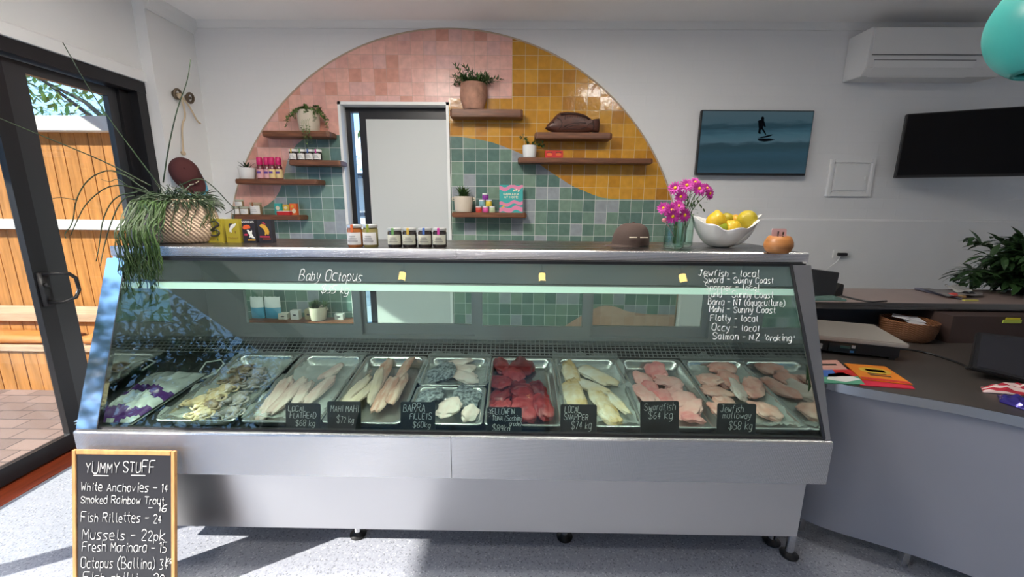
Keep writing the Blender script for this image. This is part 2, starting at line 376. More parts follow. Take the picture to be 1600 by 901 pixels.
# back wall of painted brick with the opening of the sliding window
WX0, WX1, WZ0, WZ1 = -1.428, -0.548, 0.22, 2.245
BRICKW = brickwall('painted_brick', (0.79,0.79,0.785), 0.5, 0.235, 0.086, mortar=(0.785,0.785,0.78), bump=0.09, ms=0.008)
bm = nb()
box(bm, -2.8, WX0, D, D+0.2, -0.1, HC); box(bm, WX1, 4.8, D, D+0.2, -0.1, HC)
box(bm, WX0, WX1, D, D+0.2, -0.1, WZ0); box(bm, WX0, WX1, D, D+0.2, WZ1, HC)
struct('wall_back', bm, BRICKW)
bm = nb(); prism(bm, [(D-0.022,0),(D-0.022,1.352),(D-0.016,1.364),(D,1.366),(D,0)], YZ(1.42), 3.18)
struct('trim_1', bm, WHITE)
# cornices
bm = nb(); prism(bm, [(D,2.772),(D-0.010,2.772),(D-0.014,2.782),(D-0.034,2.806),(D-0.045,HC),(D,HC)], YZ(-2.52), 7.12); struct('trim_2', bm, TRIM)
bm = nb(); prism(bm, [(-2.52,2.730),(-2.508,2.730),(-2.504,2.745),(-2.47,2.785),(-2.455,HC),(-2.52,HC)], lambda a, b, t: Vector((a, 3.0+t, b)), 0.42); struct('trim_3', bm, TRIM)
# left wall with the wide sliding door opening, and the pier beside it
OY0, OY1, OZ = -1.6, 3.0, 2.268
bm = nb()
box(bm, -2.8, -2.6, -3.0, OY1, OZ, HC); box(bm, -2.8, -2.6, -3.0, OY0, -0.1, OZ)
box(bm, -2.8, -2.52, OY1, D, -0.1, HC)
struct('wall_left', bm, WHITE)
bm = nb(); prism(bm, [(-2.60,OZ+0.075),(-2.594,OZ+0.075),(-2.580,OZ+0.062),(-2.580,OZ),(-2.60,OZ)], lambda a, b, t: Vector((a, OY0+t, b)), OY1-OY0); struct('trim_4', bm, WHITE)
bm = nb(); box(bm, 4.6, 4.8, -3.0, D, -0.1, HC); struct('wall_right', bm, WHITE)
# shop front behind the camera: piers, sill and a head over wide glass
bm = nb()
box(bm, -2.8, 4.8, -3.2, -3.0, 2.45, HC); box(bm, -2.8, -2.3, -3.2, -3.0, -0.1, 2.45); box(bm, 0.5, 4.8, -3.2, -3.0, -0.1, 2.45)
struct('wall_front', bm, WHITE)
CLEAR = glassmat('window_glass', (0.95,0.97,0.96), 1.0)
fr = nb()
frame2(fr, -2.3, 0.5, 0.0, 2.45, 0.06, -3.14, -3.06)
for x in (-0.9,): box(fr, x-0.03, x+0.03, -3.14, -3.06, 0.06, 2.39)
w2 = struct('window_2', fr, BLACKAL)
bm = nb(); box(bm, -2.24, 0.44, -3.105, -3.097, 0.06, 2.39); place('pane', bm, CLEAR, w2)

# sliding window in the tiled wall
w1 = nb()
for (x0,x1,z0,z1) in ((WX0,WX0+0.022,WZ0,WZ1),(WX1-0.022,WX1,WZ0,WZ1),(WX0,WX1,WZ1-0.022,WZ1),(WX0,WX1,WZ0,WZ0+0.022)): box(w1, x0, x1, D-0.028, D+0.16, z0, z1)
w1 = struct('window_1', w1, TRIM)
YB = D+0.075
xa = at_y(543, 250, YB).x - 0.02; xb = at_y(553, 250, YB).x; xc = at_y(566, 250, YB).x; xd = at_y(577, 250, YB).x
zt = at_y(620, 175.5, YB).z; zt2 = at_y(620, 187, YB-0.01).z
bm = nb(); box(bm, WX0+0.022, xb, D+0.07, D+0.13, WZ0+0.022, WZ1-0.022); box(bm, WX1-0.032, WX1-0.022, D+0.07, D+0.13, WZ0+0.022, WZ1-0.022)
box(bm, xb, WX1-0.032, D+0.07, D+0.13, zt, WZ1-0.022); box(bm, xb, WX1-0.032, D+0.07, D+0.13, WZ0+0.022, WZ0+0.07); place('frame', bm, BLACKAL, w1)
bm = nb(); box(bm, xc, xd, D+0.062, D+0.10, WZ0+0.07, zt); box(bm, xd, WX1-0.034, D+0.062, D+0.10, zt2, zt); box(bm, xd, WX1-0.034, D+0.062, D+0.10, WZ0+0.07, WZ0+0.12); place('sash', bm, BLACKAL, w1)
bm = nb(); box(bm, xd, WX1-0.026, D+0.052, D+0.06, WZ0+0.10, zt2); o = place('blind_panel', bm, mat('white_board', (0.55,0.57,0.555), 0.45), w1); o['label'] = 'white panel filling the sash'
bm = nb(); box(bm, xb, xc, D+0.10, D+0.106, WZ0+0.07, zt); place('pane', bm, CLEAR, w1)

# black sliding door in the left wall
d1 = nb()
box(d1, -2.74, -2.598, OY0, OY1, OZ-0.075, OZ-0.002)
for (x0,x1,y0,y1) in ((-2.74,-2.60,2.93,2.998),(-2.69,-2.66,2.86,2.93),(-2.73,-2.70,2.84,2.93),(-2.74,-2.60,OY0,OY0+0.06)): box(d1, x0, x1, y0, y1, 0.0, OZ-0.075)
d1 = struct('door_1', d1, BLACKAL)
def door_leaf(y0, y1, x, w, mm, wl=None):
    bm = nb(); wl = wl or w
    box(bm, x-0.018, x+0.018, y0, y0+wl, 0.02, OZ-0.08); box(bm, x-0.018, x+0.018, y1-w, y1, 0.02, OZ-0.08)
    box(bm, x-0.018, x+0.018, y0+wl, y1-w, 0.02, 0.11); box(bm, x-0.018, x+0.018, y0+wl, y1-w, OZ-0.135, OZ-0.08)
    return place('sliding_leaf', bm, mm, d1)
def leaf_pane(l, y0, y1, x):
    bm = nb(); box(bm, x-0.003, x+0.003, y0, y1, 0.11, OZ-0.135); return place('pane', bm, CLEAR, l)
l1 = door_leaf(1.00, 2.20, -2.64, 0.075, BLACKAL); leaf_pane(l1, 1.07, 2.13, -2.64)
l2 = door_leaf(2.235, 2.86, -2.70, 0.06, DARKAL, 0.115); leaf_pane(l2, 2.345, 2.80, -2.70)
bm = nb(); hx = -2.622
box(bm, hx, hx+0.012, 2.135, 2.185, 0.88, 1.07)
tube(bm, [(hx+0.01,2.16,1.06),(hx+0.05,2.19,1.06),(hx+0.07,2.24,1.05),(hx+0.07,2.27,1.02),(hx+0.07,2.275,0.95),(hx+0.07,2.25,0.91),(hx+0.05,2.20,0.895),(hx+0.01,2.16,0.90)], 0.010, 8)
tube(bm, [(hx+0.012,2.16,1.0),(hx+0.03,2.16,1.0)], 0.012, 10)
place('pull_handle', bm, BLACK, l1, smooth=True)
bm = nb(); box(bm, -2.735, -2.65, OY0, OY1, -0.03, 0.012)
for x in (-2.72, -2.69, -2.66): box(bm, x-0.004, x+0.004, OY0, OY1, 0.012, 0.02)
place('track', bm, BLACKAL, d1)
bm = nb(); box(bm, -2.65, -2.49, OY0, OY1, -0.1, 0.004); struct('trim_5', bm, mat('red_stained_timber', (0.30,0.055,0.02), 0.35, var=0.3, vscale=7, stretch=(10,1,1)))

# ------------------------------------------------------------------ outside
PAVE = brickwall('brick_paving', (0.25,0.16,0.125), 0.8, 0.23, 0.115, swap=True, c2=(0.15,0.095,0.075), mortar=(0.08,0.05,0.04), bump=0.4, ms=0.006)
bm = nb(); box(bm, -14, -2.735, -9, 8, -0.2, -0.012); struct('courtyard_paving', bm, PAVE)
bm = nb(); box(bm, -14, 14, -20, -3.2, -0.3, -0.05); struct('street_pavement', bm, mat('asphalt', (0.34,0.33,0.32), 0.9, var=0.15, vscale=4))
bm = nb(); box(bm, -2.735, 14, 3.62, 14, -0.3, -0.05); struct('yard_ground', bm, mat('yard_concrete', (0.4,0.39,0.37), 0.9, var=0.15, vscale=4))
# the building's own eave over the courtyard
bm = nb(); box(bm, -4.85, -2.8, -4.5, 3.55, 3.08, 3.2); struct('eave_roof', bm, mat('eave_lining', (0.6,0.58,0.55), 0.7))

CEDAR = mat('cedar_boards', (0.44,0.19,0.05), 0.6, var=0.25, vscale=5, stretch=(6,6,0.6), bump=0.05, spec=0.08)
CEDARL = mat('pale_cedar', (0.48,0.33,0.21), 0.6, var=0.15, vscale=5, stretch=(0.6,6,6), spec=0.1)
FW = mat('fence_white', (0.62,0.60,0.55), 0.5)
FY = 3.42
fence = thing('timber_fence', (-4.7, FY, 0), 'tall orange timber paling fence with white cap and rail across the courtyard', 'fence')
bm = nb(); x = -6.8
while x < -2.85:
    w = 0.092+R_.random()*0.012; box(bm, x, min(x+w, -2.82), FY+R_.random()*0.004, FY+0.02, -0.012, 2.03); x += w+0.009
place('palings', bm, CEDAR, fence)
bm = nb(); box(bm, -6.8, -2.82, FY-0.075, FY+0.05, 2.005, 2.118); o = place('cap_rail', bm, FW, fence, bev=0.004); o['label'] = 'white cap rail'
bm = nb(); box(bm, -6.8, -2.82, FY-0.055, FY-0.001, 1.222, 1.306); o = place('middle_rail', bm, FW, fence, bev=0.004); o['label'] = 'white middle rail'
bm = nb(); box(bm, -6.8, -2.82, FY+0.021, FY+0.06, 0.3, 0.38); place('back_rail', bm, CEDAR, fence)
for x in (-6.75, -4.8, -2.95):
    bm = nb(); box(bm, x-0.05, x+0.05, FY+0.06, FY+0.15, -0.012, 2.0); place('post', bm, CEDAR, fence)

bench = thing('timber_bench', (-3.9, 3.0, -0.012), 'slatted timber box bench along the fence outside the sliding door', 'bench')
bm = nb(); x = -5.0
while x < -3.02:
    box(bm, x, x+0.098, 2.925+R_.random()*0.003, 2.945, -0.012, 0.318); x += 0.106
place('front_slats', bm, CEDAR, bench)
bm = nb(); box(bm, -5.0, -3.0, 2.945, 3.02, 0.0, 0.30); place('inner_box', bm, mat('dark_timber', (0.22,0.10,0.04), 0.8), bench)  # darker brown box behind the front slats
bm = nb(); box(bm, -5.02, -2.98, 2.905, 3.16, 0.318, 0.358); place('seat_board', bm, CEDARL, bench, bev=0.003)
bm = nb(); box(bm, -5.02, -2.98, 3.10, 3.36, 0.50, 0.565); place('back_shelf', bm, CEDARL, bench, bev=0.003)
bm = nb(); x = -5.0
while x < -3.02:
    box(bm, x, x+0.098, 3.135, 3.155, 0.358, 0.50); x += 0.106
place('back_slats', bm, CEDAR, bench)
ORANGE = mat('orange_canvas', (0.42,0.14,0.008), 0.8, var=0.12, vscale=6, bump=0.15, bscale=18)
def cushion(x0, x1, label):
    bm = nb(); nx, ny = 24, 10; g = {}
    for sgn in (1, -1):
        for i in range(nx+1):
            for j in range(ny+1):
                if sgn == -1 and (i in (0, nx) or j in (0, ny)): continue
                u, v = i/nx*2-1, j/ny*2-1
                k = max(0, (1-abs(u)**4)*(1-abs(v)**4))**0.5
                g[(i,j,sgn)] = bm.verts.new(((x0+x1)/2+u*(x1-x0)/2, 3.03+v*0.105, 0.395+sgn*0.036*k+(0.012*noise.noise(Vector((u*4,v*3,x0))) if sgn > 0 else 0)))
        for i in range(nx):
            for j in range(ny):
                q = [g.get((a,b_,sgn)) or g[(a,b_,1)] for a,b_ in ((i,j),(i+1,j),(i+1,j+1),(i,j+1))]; bm.faces.new(q if sgn > 0 else q[::-1])
    return tag(place('seat_cushion', bm, ORANGE, smooth=True), label, 'cushion', 'cushions on the courtyard bench')
cushion(-4.72, -3.54, 'long orange cushion on the bench left of the black door stile')
cushion(-3.42, -3.02, 'orange cushion on the bench nearest the display case')

def tree(x, y, h, r, n, label, z0=1.6, lm=None, seed=0, ls=1.0):
    rg = random.Random(seed); t = thing('courtyard_tree', (x, y, -0.05), label, 'tree', 'trees around the courtyard')
    bm = nb(); tips = []
    tube(bm, [(x,y,-0.05),(x+0.06,y+0.03,h*0.35),(x-0.03,y,h*0.62)], [0.13,0.10,0.07], 8)
    for k in range(9):
        a = k*2.4; zz = h*(0.32+0.04*k); e = Vector((x+math.cos(a)*r*0.75, y+math.sin(a)*r*0.75, zz+h*0.22))
        tube(bm, [(x,y,zz),(x+math.cos(a)*r*0.35,y+math.sin(a)*r*0.35,zz+h*0.14),e], [0.05,0.03,0.012], 5); tips.append(e)
    place('trunk', bm, mat('bark', (0.10,0.07,0.05), 0.9, var=0.3), t, smooth=True)
    bm = nb()
    for k in range(n):
        if rg.random() < 0.5: c = rg.choice(tips) + Vector((rg.gauss(0,.34),rg.gauss(0,.34),rg.gauss(0,.3)))*r*0.7
        else:
            a = rg.random()*2*PI; q = rg.random()**0.5*r; c = Vector((x+math.cos(a)*q, y+math.sin(a)*q, z0+(h-z0)*rg.random()**0.8))
        if c.z > h: c.z = h - rg.random()*0.5
        leaf(bm, c, (rg.gauss(0,1),rg.gauss(0,1),rg.gauss(-.3,.6)), (0.1,0.2,1), (0.09+rg.random()*0.07)*ls, (0.035+rg.random()*0.025)*ls, segs=2)
    place('foliage', bm, lm or mat('tree_leaves', (0.22,0.32,0.05), 0.5, var=0.5, vscale=3), t)
    return t
tree(-5.6, 6.2, 4.6, 1.7, 3600, 'leafy green tree seen above the white fence cap', z0=1.9, seed=1)
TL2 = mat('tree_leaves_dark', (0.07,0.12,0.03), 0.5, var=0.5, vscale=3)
tree(-7.6, 4.9, 5.0, 1.7, 3000, 'yellow green tree at the far left behind the fence', z0=1.8, seed=2)
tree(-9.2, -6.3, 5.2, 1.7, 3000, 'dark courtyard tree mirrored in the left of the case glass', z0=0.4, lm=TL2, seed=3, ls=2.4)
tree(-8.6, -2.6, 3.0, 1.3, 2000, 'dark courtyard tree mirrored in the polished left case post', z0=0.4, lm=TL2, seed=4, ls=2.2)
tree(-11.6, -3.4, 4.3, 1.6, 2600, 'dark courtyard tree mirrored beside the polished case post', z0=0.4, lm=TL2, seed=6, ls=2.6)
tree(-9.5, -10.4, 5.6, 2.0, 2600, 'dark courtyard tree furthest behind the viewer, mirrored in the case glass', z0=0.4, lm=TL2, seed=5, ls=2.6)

fac = thing('added_street_building', (0.5,-13,-0.05), 'brown building added unseen behind the viewer to screen off the sky', 'building')  # unseen block added to keep bright sky out of the case glass
bm = nb(); box(bm, -7.5, 12, -15, -13, -0.05, 7.8); place('facade', bm, mat('brown_render', (0.16,0.14,0.13), 0.8, var=0.15, vscale=2), fac)
for k in range(6):
    bm = nb(); box(bm, -6.5+k*3, -4.6+k*3, -13.02, -12.98, 0.6, 2.4); place('shop_window', bm, mat('far_glass_dark', (0.03,0.05,0.08), 0.1), fac)
bm = nb(); box(bm, -7.5, 12, -13.0, -11.6, 2.8, 2.95); place('awning', bm, mat('awning_grey', (0.2,0.2,0.21), 0.7), fac)
house = thing('neighbouring_house', (-3.2, 9.0, -0.05), 'pale house glimpsed through the narrow gap of the sliding window', 'house')
bm = nb(); box(bm, -5.6, -1.2, 9.0, 11.0, -0.05, 2.05); place('wall', bm, mat('cream_cladding', (0.62,0.56,0.46), 0.8), house)
bm = nb(); prism(bm, [(8.6,2.05),(10,3.15),(11.4,2.05)], lambda a, b, t: Vector((-5.9+t, a, b)), 5.0); place('roof', bm, mat('pale_roof', (0.62,0.64,0.66), 0.6), house)
bm = nb(); box(bm, -5.9, -0.9, 8.52, 8.6, 1.98, 2.08); box(bm, -5.6, -1.2, 8.97, 9.0, 1.20, 1.28); place('gutter', bm, DARKAL, house)
bm = nb(); frame2(bm, -3.5, -2.2, -0.05, 0.62, 0.09, 8.93, 9.0); f_ = place('window_frame', bm, DARKAL, house)
bm = nb(); box(bm, -3.41, -2.29, 8.97, 8.99, 0.04, 0.53); place('pane', bm, mat('far_glass', (0.35,0.42,0.55), 0.1), f_)

# ------------------------------------------------------------------ pendant lamps, plus added ceiling fill panels
WARM = mat('warm_lamp', (1,0.62,0.2), 0.5, emit=16.0, ecol=(1.0,0.60,0.18))
COOL = mat('fill_panel_glow', (1.0,0.94,0.86), 0.5, emit=44.0)
for i, (x, y, lb) in enumerate(((-1.25,-0.76,'warm pendant lamp nearest the sliding door'),(0.28,-0.75,'warm pendant lamp in the middle of the ceiling'),(1.80,-0.74,'warm pendant lamp nearest the counter'))):
    s = thing('pendant_light', (x,y,HC), lb, 'lamp', 'warm pendant lamps mirrored in the case glass')
    bm = nb(); tube(bm, [(x,y,HC),(x,y,2.70)], 0.006, 8); lathe(bm, [(0.0,2.715),(0.036,2.71),(0.038,2.68),(0.0,2.68)], (x,y,0), 20); place('fitting', bm, BLACK, s, smooth=True, autos=0.7)
    bm = nb(); lathe(bm, [(0.037,2.58),(0.037,2.571),(0.030,2.571),(0,2.581)], (x,y,0), 20); place('bottom_cap', bm, BLACK, s, smooth=True, autos=0.7)
    bm = nb(); lathe(bm, [(0.036,2.575),(0.036,2.68),(0,2.68)], (x,y,0), 20); place('glowing_shade', bm, WARM, s, smooth=True, autos=0.8)
for (x, y, hw, lb) in ((-0.75,1.5,0.32,'large square fill light panel added unseen above the display case'),(1.0,1.6,0.19,'smaller square fill light panel added unseen above the right end of the case'),(-1.35,0.0,0.20,'smaller square fill light panel added unseen above the viewer')):  # glowing panels added out of view to brighten walls, ceiling and floor
    s = thing('added_fill_panel', (x,y,HC), lb, 'lamp', 'added fill light panels on the ceiling')
    bm = nb(); frame2(bm, -hw, hw, -hw, hw, 0.03, 0, 0.03)
    for v in bm.verts: v.co = Vector((x+v.co.x, y+v.co.z, HC-0.03+v.co.y))
    place('frame', bm, TRIM, s)
    bm = nb(); box(bm, x-hw+.03, x+hw-.03, y-hw+.03, y+hw-.03, HC-0.02, HC-0.012); place('diffuser', bm, COOL, s)
PT = at_y(1668, 30, 0.95)
s = thing('pendant_lamp', (PT.x, PT.y, HC), 'round teal pendant lamp cut off by the top right corner', 'lamp')
TEAL = mat('teal_enamel', (0.045,0.34,0.30), 0.35)
bm = nb(); lathe(bm, [(0.118*math.cos(a*PI/30),PT.z+0.118*math.sin(a*PI/30)) for a in range(14,-11,-1)]+[(0.108*math.cos(a*PI/30),PT.z+0.108*math.sin(a*PI/30)) for a in range(-10,5)], (PT.x,PT.y,0), 32); place('shade', bm, TEAL, s, smooth=True)
bm = nb(); tube(bm, [(PT.x,PT.y,PT.z+0.11),(PT.x,PT.y,HC)], 0.004, 6); place('cord', bm, BLACK, s)
# ------------------------------------------------------------------ the refrigerated display case
CX0, CX1 = -1.665, 1.175
GP0 = Vector((0, 1.385, 0.607)); GV = (Vector((0,1.625,1.232))-GP0).normalized(); GN = Vector((0,-GV.z,GV.y))
def at_glass(px, py): return at_plane(px, py, GP0, GN)
PERF = perforated('textured_steel', (0.66,0.66,0.67), 0.0065, 0.20)
CASEGLASS = glassmat('case_glass', (0.87,0.945,0.905), 1.1)
REARGLASS = glassmat('rear_glass', (0.90,0.95,0.93), 0.8)
ALU = mat('grey_anodised', (0.42,0.43,0.43), 0.4, 0.6)
DECKM = mat('deck_steel', (0.13,0.135,0.14), 0.35, 0.7)
case = thing('display_case', (-0.245, 1.75, 0), 'long stainless steel fish display case with sloping glass front', 'display case')
bm = nb(); prism(bm, [(-1.62+0,0.14),(1.155,0.14),(1.155,0.44),(-1.62,0.44)], XZ(1.42), 0.66); place('base_cabinet', bm, STEELV, case, bev=0.004)
# front ledge in two lengths with a seam between them
for x0, x1 in ((CX0, at_y(705,715,1.36).x-0.001), (at_y(705,715,1.36).x+0.001, CX1+0.003)):
    bm = nb(); prism(bm, [(1.36,0.43),(1.36,0.597),(1.364,0.603),(1.392,0.609),(1.40,0.58),(1.44,0.43)], YZ(x0), x1-x0); place('front_ledge', bm, PERF, case)
for px, py, yy in ((560,835,1.60),(882,839,1.60),(1205,846,1.56),(1227,860,1.475)):
    p = at_z(px, py, 0.0); p = Vector((p.x, min(p.y, yy) if px > 1200 else p.y, 0))
    bm = nb(); tube(bm, [(p.x,p.y,0.02),(p.x,p.y,0.145)], 0.016, 14); l = place('leg', bm, CHROME, case, smooth=True, autos=0.7)
    bm = nb(); lathe(bm, [(0.0,0.0),(0.034,0.0),(0.036,0.008),(0.02,0.016),(0.012,0.03),(0,0.03)], p, 20); place('foot', bm, BLACK, l, smooth=True, autos=0.7)
for x0, x1 in ((CX0, CX0+0.014), (CX1-0.014, CX1)):
    bm = nb(); prism(bm, [(1.402,0.60),(1.637,1.233),(2.08,1.233),(2.08,0.14),(1.47,0.14),(1.44,0.44)], YZ(x0), x1-x0); place('end_panel', bm, POLISH, case)
for x0, x1, wt, wb in ((CX0, CX0+0.085, 0.078, 0.082), (CX1, CX1-0.085, 0.078, 0.022)):
    s = 1 if x1 > x0 else -1; e0 = 0.022 if s > 0 else 0.0
    bm = nb(); L = 0.665
    prism(bm, [(x0,0),(x0+s*wb,0),(x0+s*wt,L),(x0,L)], lambda a, b, t: Vector((a,0,0)) + Vector((0,GP0.y,GP0.z-0.004)) + GV*b + GN*(0.016-t), 0.022); place('front_post', bm, POLISH if s > 0 else BANDS, case, bev=0.002)
bm = nb(); prism(bm, [(CX0+0.07,0),(CX1-0.02,0),(CX1-0.07,0.664),(CX0+0.07,0.664)], lambda a, b, t: Vector((a,0,0)) + Vector((0,GP0.y,GP0.z)) + GV*b + GN*(0.006-t), 0.006); gls = place('front_glass', bm, CASEGLASS, case)
bm = nb()
tube(bm, [Vector((CX1-0.024,0,0))+Vector((0,GP0.y,GP0.z))+GN*0.012, Vector((CX1-0.08,0,0))+Vector((0,GP0.y,GP0.z))+GV*0.66+GN*0.012], 0.006, 6)
box(bm, CX0+0.07, CX1-0.02, GP0.y-0.006, GP0.y+0.008, GP0.z-0.004, GP0.z+0.006); box(bm, CX0+0.07, CX1-0.02, 1.612, 1.64, 1.222, 1.234)
place('gasket', bm, BLACK, case)
bm = nb(); box(bm, CX0, CX1, 1.645, 2.10, 1.236, 1.2735); place('top_panel', bm, DARKSTEEL, case)
xs = at_y(713, 400, 1.63).x
for x0, x1 in ((CX0, xs-0.001), (xs+0.001, CX1)):
    bm = nb(); prism(bm, [(1.632,1.234),(1.63,1.238),(1.63,1.270),(1.634,1.2755),(1.66,1.2755),(1.66,1.234)], YZ(x0), x1-x0)
    place('top_rail', bm, PERF, case, bev=0.0)
# inside
def deckz(y, h=0.0): return 0.60 + (y-1.46)*0.154 + h
bm = nb(); prism(bm, [(1.392,0.535),(1.44,deckz(1.44,-0.056)),(1.99,deckz(1.99,-0.056)),(1.99,0.44),(1.392,0.44)], YZ(CX0+0.014), CX1-CX0-0.028); place('deck', bm, DECKM, case)
bm = nb(); prism(bm, [(1.99,0.625),(2.075,0.715),(2.075,0.60),(1.99,0.60)], YZ(CX0+0.014), CX1-CX0-0.028); place('air_return', bm, mat('dark_duct', (0.02,0.022,0.022), 0.7), case)
bm = nb(); x = CX0+0.03
while x < CX1-0.03:
    tube(bm, [(x,1.985,0.688),(x,2.072,0.742)], 0.0024, 4); x += 0.0235
for k in range(6):
    t_ = k/5; tube(bm, [(CX0+0.016,1.985+0.087*t_,0.688+0.054*t_),(CX1-0.016,1.985+0.087*t_,0.688+0.054*t_)], 0.0024, 4)
place('wire_grille', bm, mat('grey_wire', (0.33,0.34,0.34), 0.4, 0.4), case)
bm = nb(); box(bm, CX0+0.014, CX1-0.014, 2.075, 2.10, 0.70, 0.762); box(bm, CX0+0.014, at_y(375,500,2.08).x, 2.075, 2.10, 0.762, 1.234); box(bm, at_y(1108,500,2.08).x, CX1-0.014, 2.075, 2.10, 0.762, 1.234)
box(bm, CX0+0.014, CX1-0.014, 2.07, 2.10, 1.055, 1.234); place('rear_frame', bm, ALU, case)
xsn = [375, 562, 745, 918, 1108]
for i in range(4):
    xa_, xb_ = at_y(xsn[i], 500, 2.085).x + (0.0 if i in (0,) else -0.012), at_y(xsn[i+1], 500, 2.085).x + 0.012
    yy = 2.076 if i % 2 == 0 else 2.10
    bm = nb(); frame2(bm, xa_, xb_, 0.762, 1.06, 0.042, yy, yy+0.02, wb=0.055); rd = place('rear_door', bm, ALU, case)
    bm = nb(); box(bm, xa_+0.042, xb_-0.042, yy+0.008, yy+0.012, 0.817, 1.06); place('pane', bm, REARGLASS, rd)
LEDW = mat('led_batten', (0.80,0.95,0.88), 0.4, emit=0.20, ecol=(0.82,1.0,0.90))
bm = nb(); prism(bm, [(1.606,1.105),(1.616,1.134),(1.645,1.134),(1.645,1.105)], YZ(CX0+0.018), CX1-CX0-0.036); lb = place('light_channel', bm, ALU, case)
bm = nb(); prism(bm, [(1.603,1.106),(1.612,1.130),(1.614,1.130),(1.606,1.106)], YZ(CX0+0.02), CX1-CX0-0.04); place('led_diffuser', bm, LEDW, lb)
area('case_light', (-0.245,1.66,1.10), (-0.245,1.76,0.6), 2.7, 0.03, 2.0, (0.95,1.0,0.94))
# marker writing on the glass
def glass_write(txt, px, py, px2, cap, seed):
    a = at_glass(px, py); b_ = at_glass(px2, py); hh = (at_glass(px, py-cap)-a).length
    bm = nb(); scribble(bm, txt, a + GN*0.0065, (1,0,0), GV, GN, hh, width=(b_-a).length, r=0.0011, jit=0.4, slant=0.22, seed=seed, rise=-0.01)
    return place('writing', bm, PEN, gls)
for i, (txt, x0, x1, y) in enumerate((('Jewfish - local',1090,1184,431),('Sword - Sunny Coast',1098,1206,441.5),('Snapper - local',1100,1184,453),('Tuna - Sunny Coast',1103,1206,464),('Barra - NT (aquaculture)',1105,1224,476),('Mahi - Sunny Coast',1107,1209,487.5),('Flatty - local',1108,1182,501),('Occy - local',1111,1184,516),("Salmon - N.Z 'oraking'",1112,1238,530))):
    glass_write(txt, x0, y, x1, 9.5, i+3)
glass_write('Baby Octopus', 468, 438, 565, 15, 21); glass_write('$35 kg', 502, 458, 545, 11, 22)

# ------------------------------------------------------------------ trays and seafood
TILT = math.atan(0.154); RT = Matrix.Rotation(TILT, 3, 'X')
TRAYM = mat('tray_steel', (0.62,0.64,0.63), 0.24, 0.85, bump=0.05, bscale=30)
def rrect(w, l, r, n=5):
    p = []
    for cx, cy, a0 in ((w/2-r,l/2-r,0),(-w/2+r,l/2-r,PI/2),(-w/2+r,-l/2+r,PI),(w/2-r,-l/2+r,1.5*PI)):
        for k in range(n+1): a = a0+PI/2*k/n; p.append((cx+r*math.cos(a), cy+r*math.sin(a)))
    return p
def tray(xc, y0, y1, label, w=0.318, depth=0.046):
    yc = (y0+y1)/2; l = (y1-y0)/math.cos(TILT); bm = nb(); rings = []
    for ww, ll, r, z in ((w,l,0.02,-0.004),(w,l,0.02,0.0),(w-0.004,l-0.004,0.02,0.002),(w-0.022,l-0.022,0.03,0.0),(w-0.032,l-0.032,0.035,-0.010),(w-0.05,l-0.05,0.04,-depth+0.006),(w-0.07,l-0.07,0.04,-depth)):
        rings.append([bm.verts.new(RT @ Vector((a,b,z)) + Vector((xc,yc,deckz(yc)))) for a, b in rrect(ww,ll,r)])
    n = len(rings[0])
    for a, b in zip(rings, rings[1:]):
        for k in range(n): bm.faces.new((a[k],a[(k+1)%n],b[(k+1)%n],b[k]))
    bm.faces.new(rings[-1])
    return tag(place('steel_tray', bm, TRAYM, smooth=True, autos=0.9), label, 'tray', 'steel trays in the display case')
TX = {k: 0.03+0.325*(k-5)+0.006 for k in range(1, 9)}; TX[1] -= 0.02
for k, nm in ((1,'octopus, first from the plant end'),(2,'pale flathead fillets'),(3,'long pink mahi fillets'),(5,'dark red tuna chunks'),(6,'yellowish snapper fillets'),(7,'pink swordfish pieces'),(8,'pale pink jewfish pieces at the counter end')):
    tray(TX[k], 1.455, 1.98, 'steel tray holding '+nm)
tray(TX[4], 1.72, 1.98, 'half size steel tray of silver skinned barra fillets, rear of two')
tray(TX[4], 1.455, 1.712, 'half size steel tray of barra fillets behind the Barra sign')
def film(xc, y0, y1, w, label, seed):
    bm = nb(); nx, ny = 40, 56; g = []
    for i in range(nx+1):
        row = []
        for j in range(ny+1):
            u, v = i/nx-0.5, j/ny; y = y0+(y1-y0)*v
            edge = max(abs(u)*2, abs(v-0.5)*2)**6
            z = deckz(y, -0.030+0.038*edge + 0.016*noise.noise(Vector((u*7,v*9,seed)))*(0.4+edge) + 0.007*noise.noise(Vector((u*28,v*33,seed+4))))
            row.append(bm.verts.new((xc+u*w+0.012*noise.noise(Vector((v*6,u*2,seed+2))), y, z)))
        g.append(row)
    for i in range(nx):
        for j in range(ny): bm.faces.new((g[i][j],g[i+1][j],g[i+1][j+1],g[i][j+1]))
    return tag(place('plastic_liner', bm, FILM, smooth=True), label, 'plastic liner', 'clear plastic liners in trays')
FILM = bpy.data.materials.new('clear_film'); FILM.use_nodes = True; FILM.node_tree.nodes.clear()
o_ = N(FILM,'ShaderNodeOutputMaterial'); mx_ = N(FILM,'ShaderNodeMixShader'); tr_ = N(FILM,'ShaderNodeBsdfTransparent'); pb_ = N(FILM,'ShaderNodeBsdfPrincipled')
pb_.inputs['Base Color'].default_value = (0.75,0.8,0.78,1); pb_.inputs['Roughness'].default_value = 0.15; mx_.inputs[0].default_value = 0.40
LK(FILM,tr_.outputs[0],mx_.inputs[1]); LK(FILM,pb_.outputs[0],mx_.inputs[2]); LK(FILM,mx_.outputs[0],o_.inputs[0])
film(TX[6], 1.475, 2.02, 0.335, 'clear plastic liner crinkled under the snapper fillets', 1)
film(TX[8], 1.475, 2.02, 0.335, 'clear plastic liner under the pale jewfish pieces', 2)
film(TX[4], 1.73, 2.01, 0.33, 'clear plastic liner under the rear barra fillets', 3)
film(TX[2], 1.475, 2.0, 0.33, 'clear plastic liner under the flathead fillets', 4)
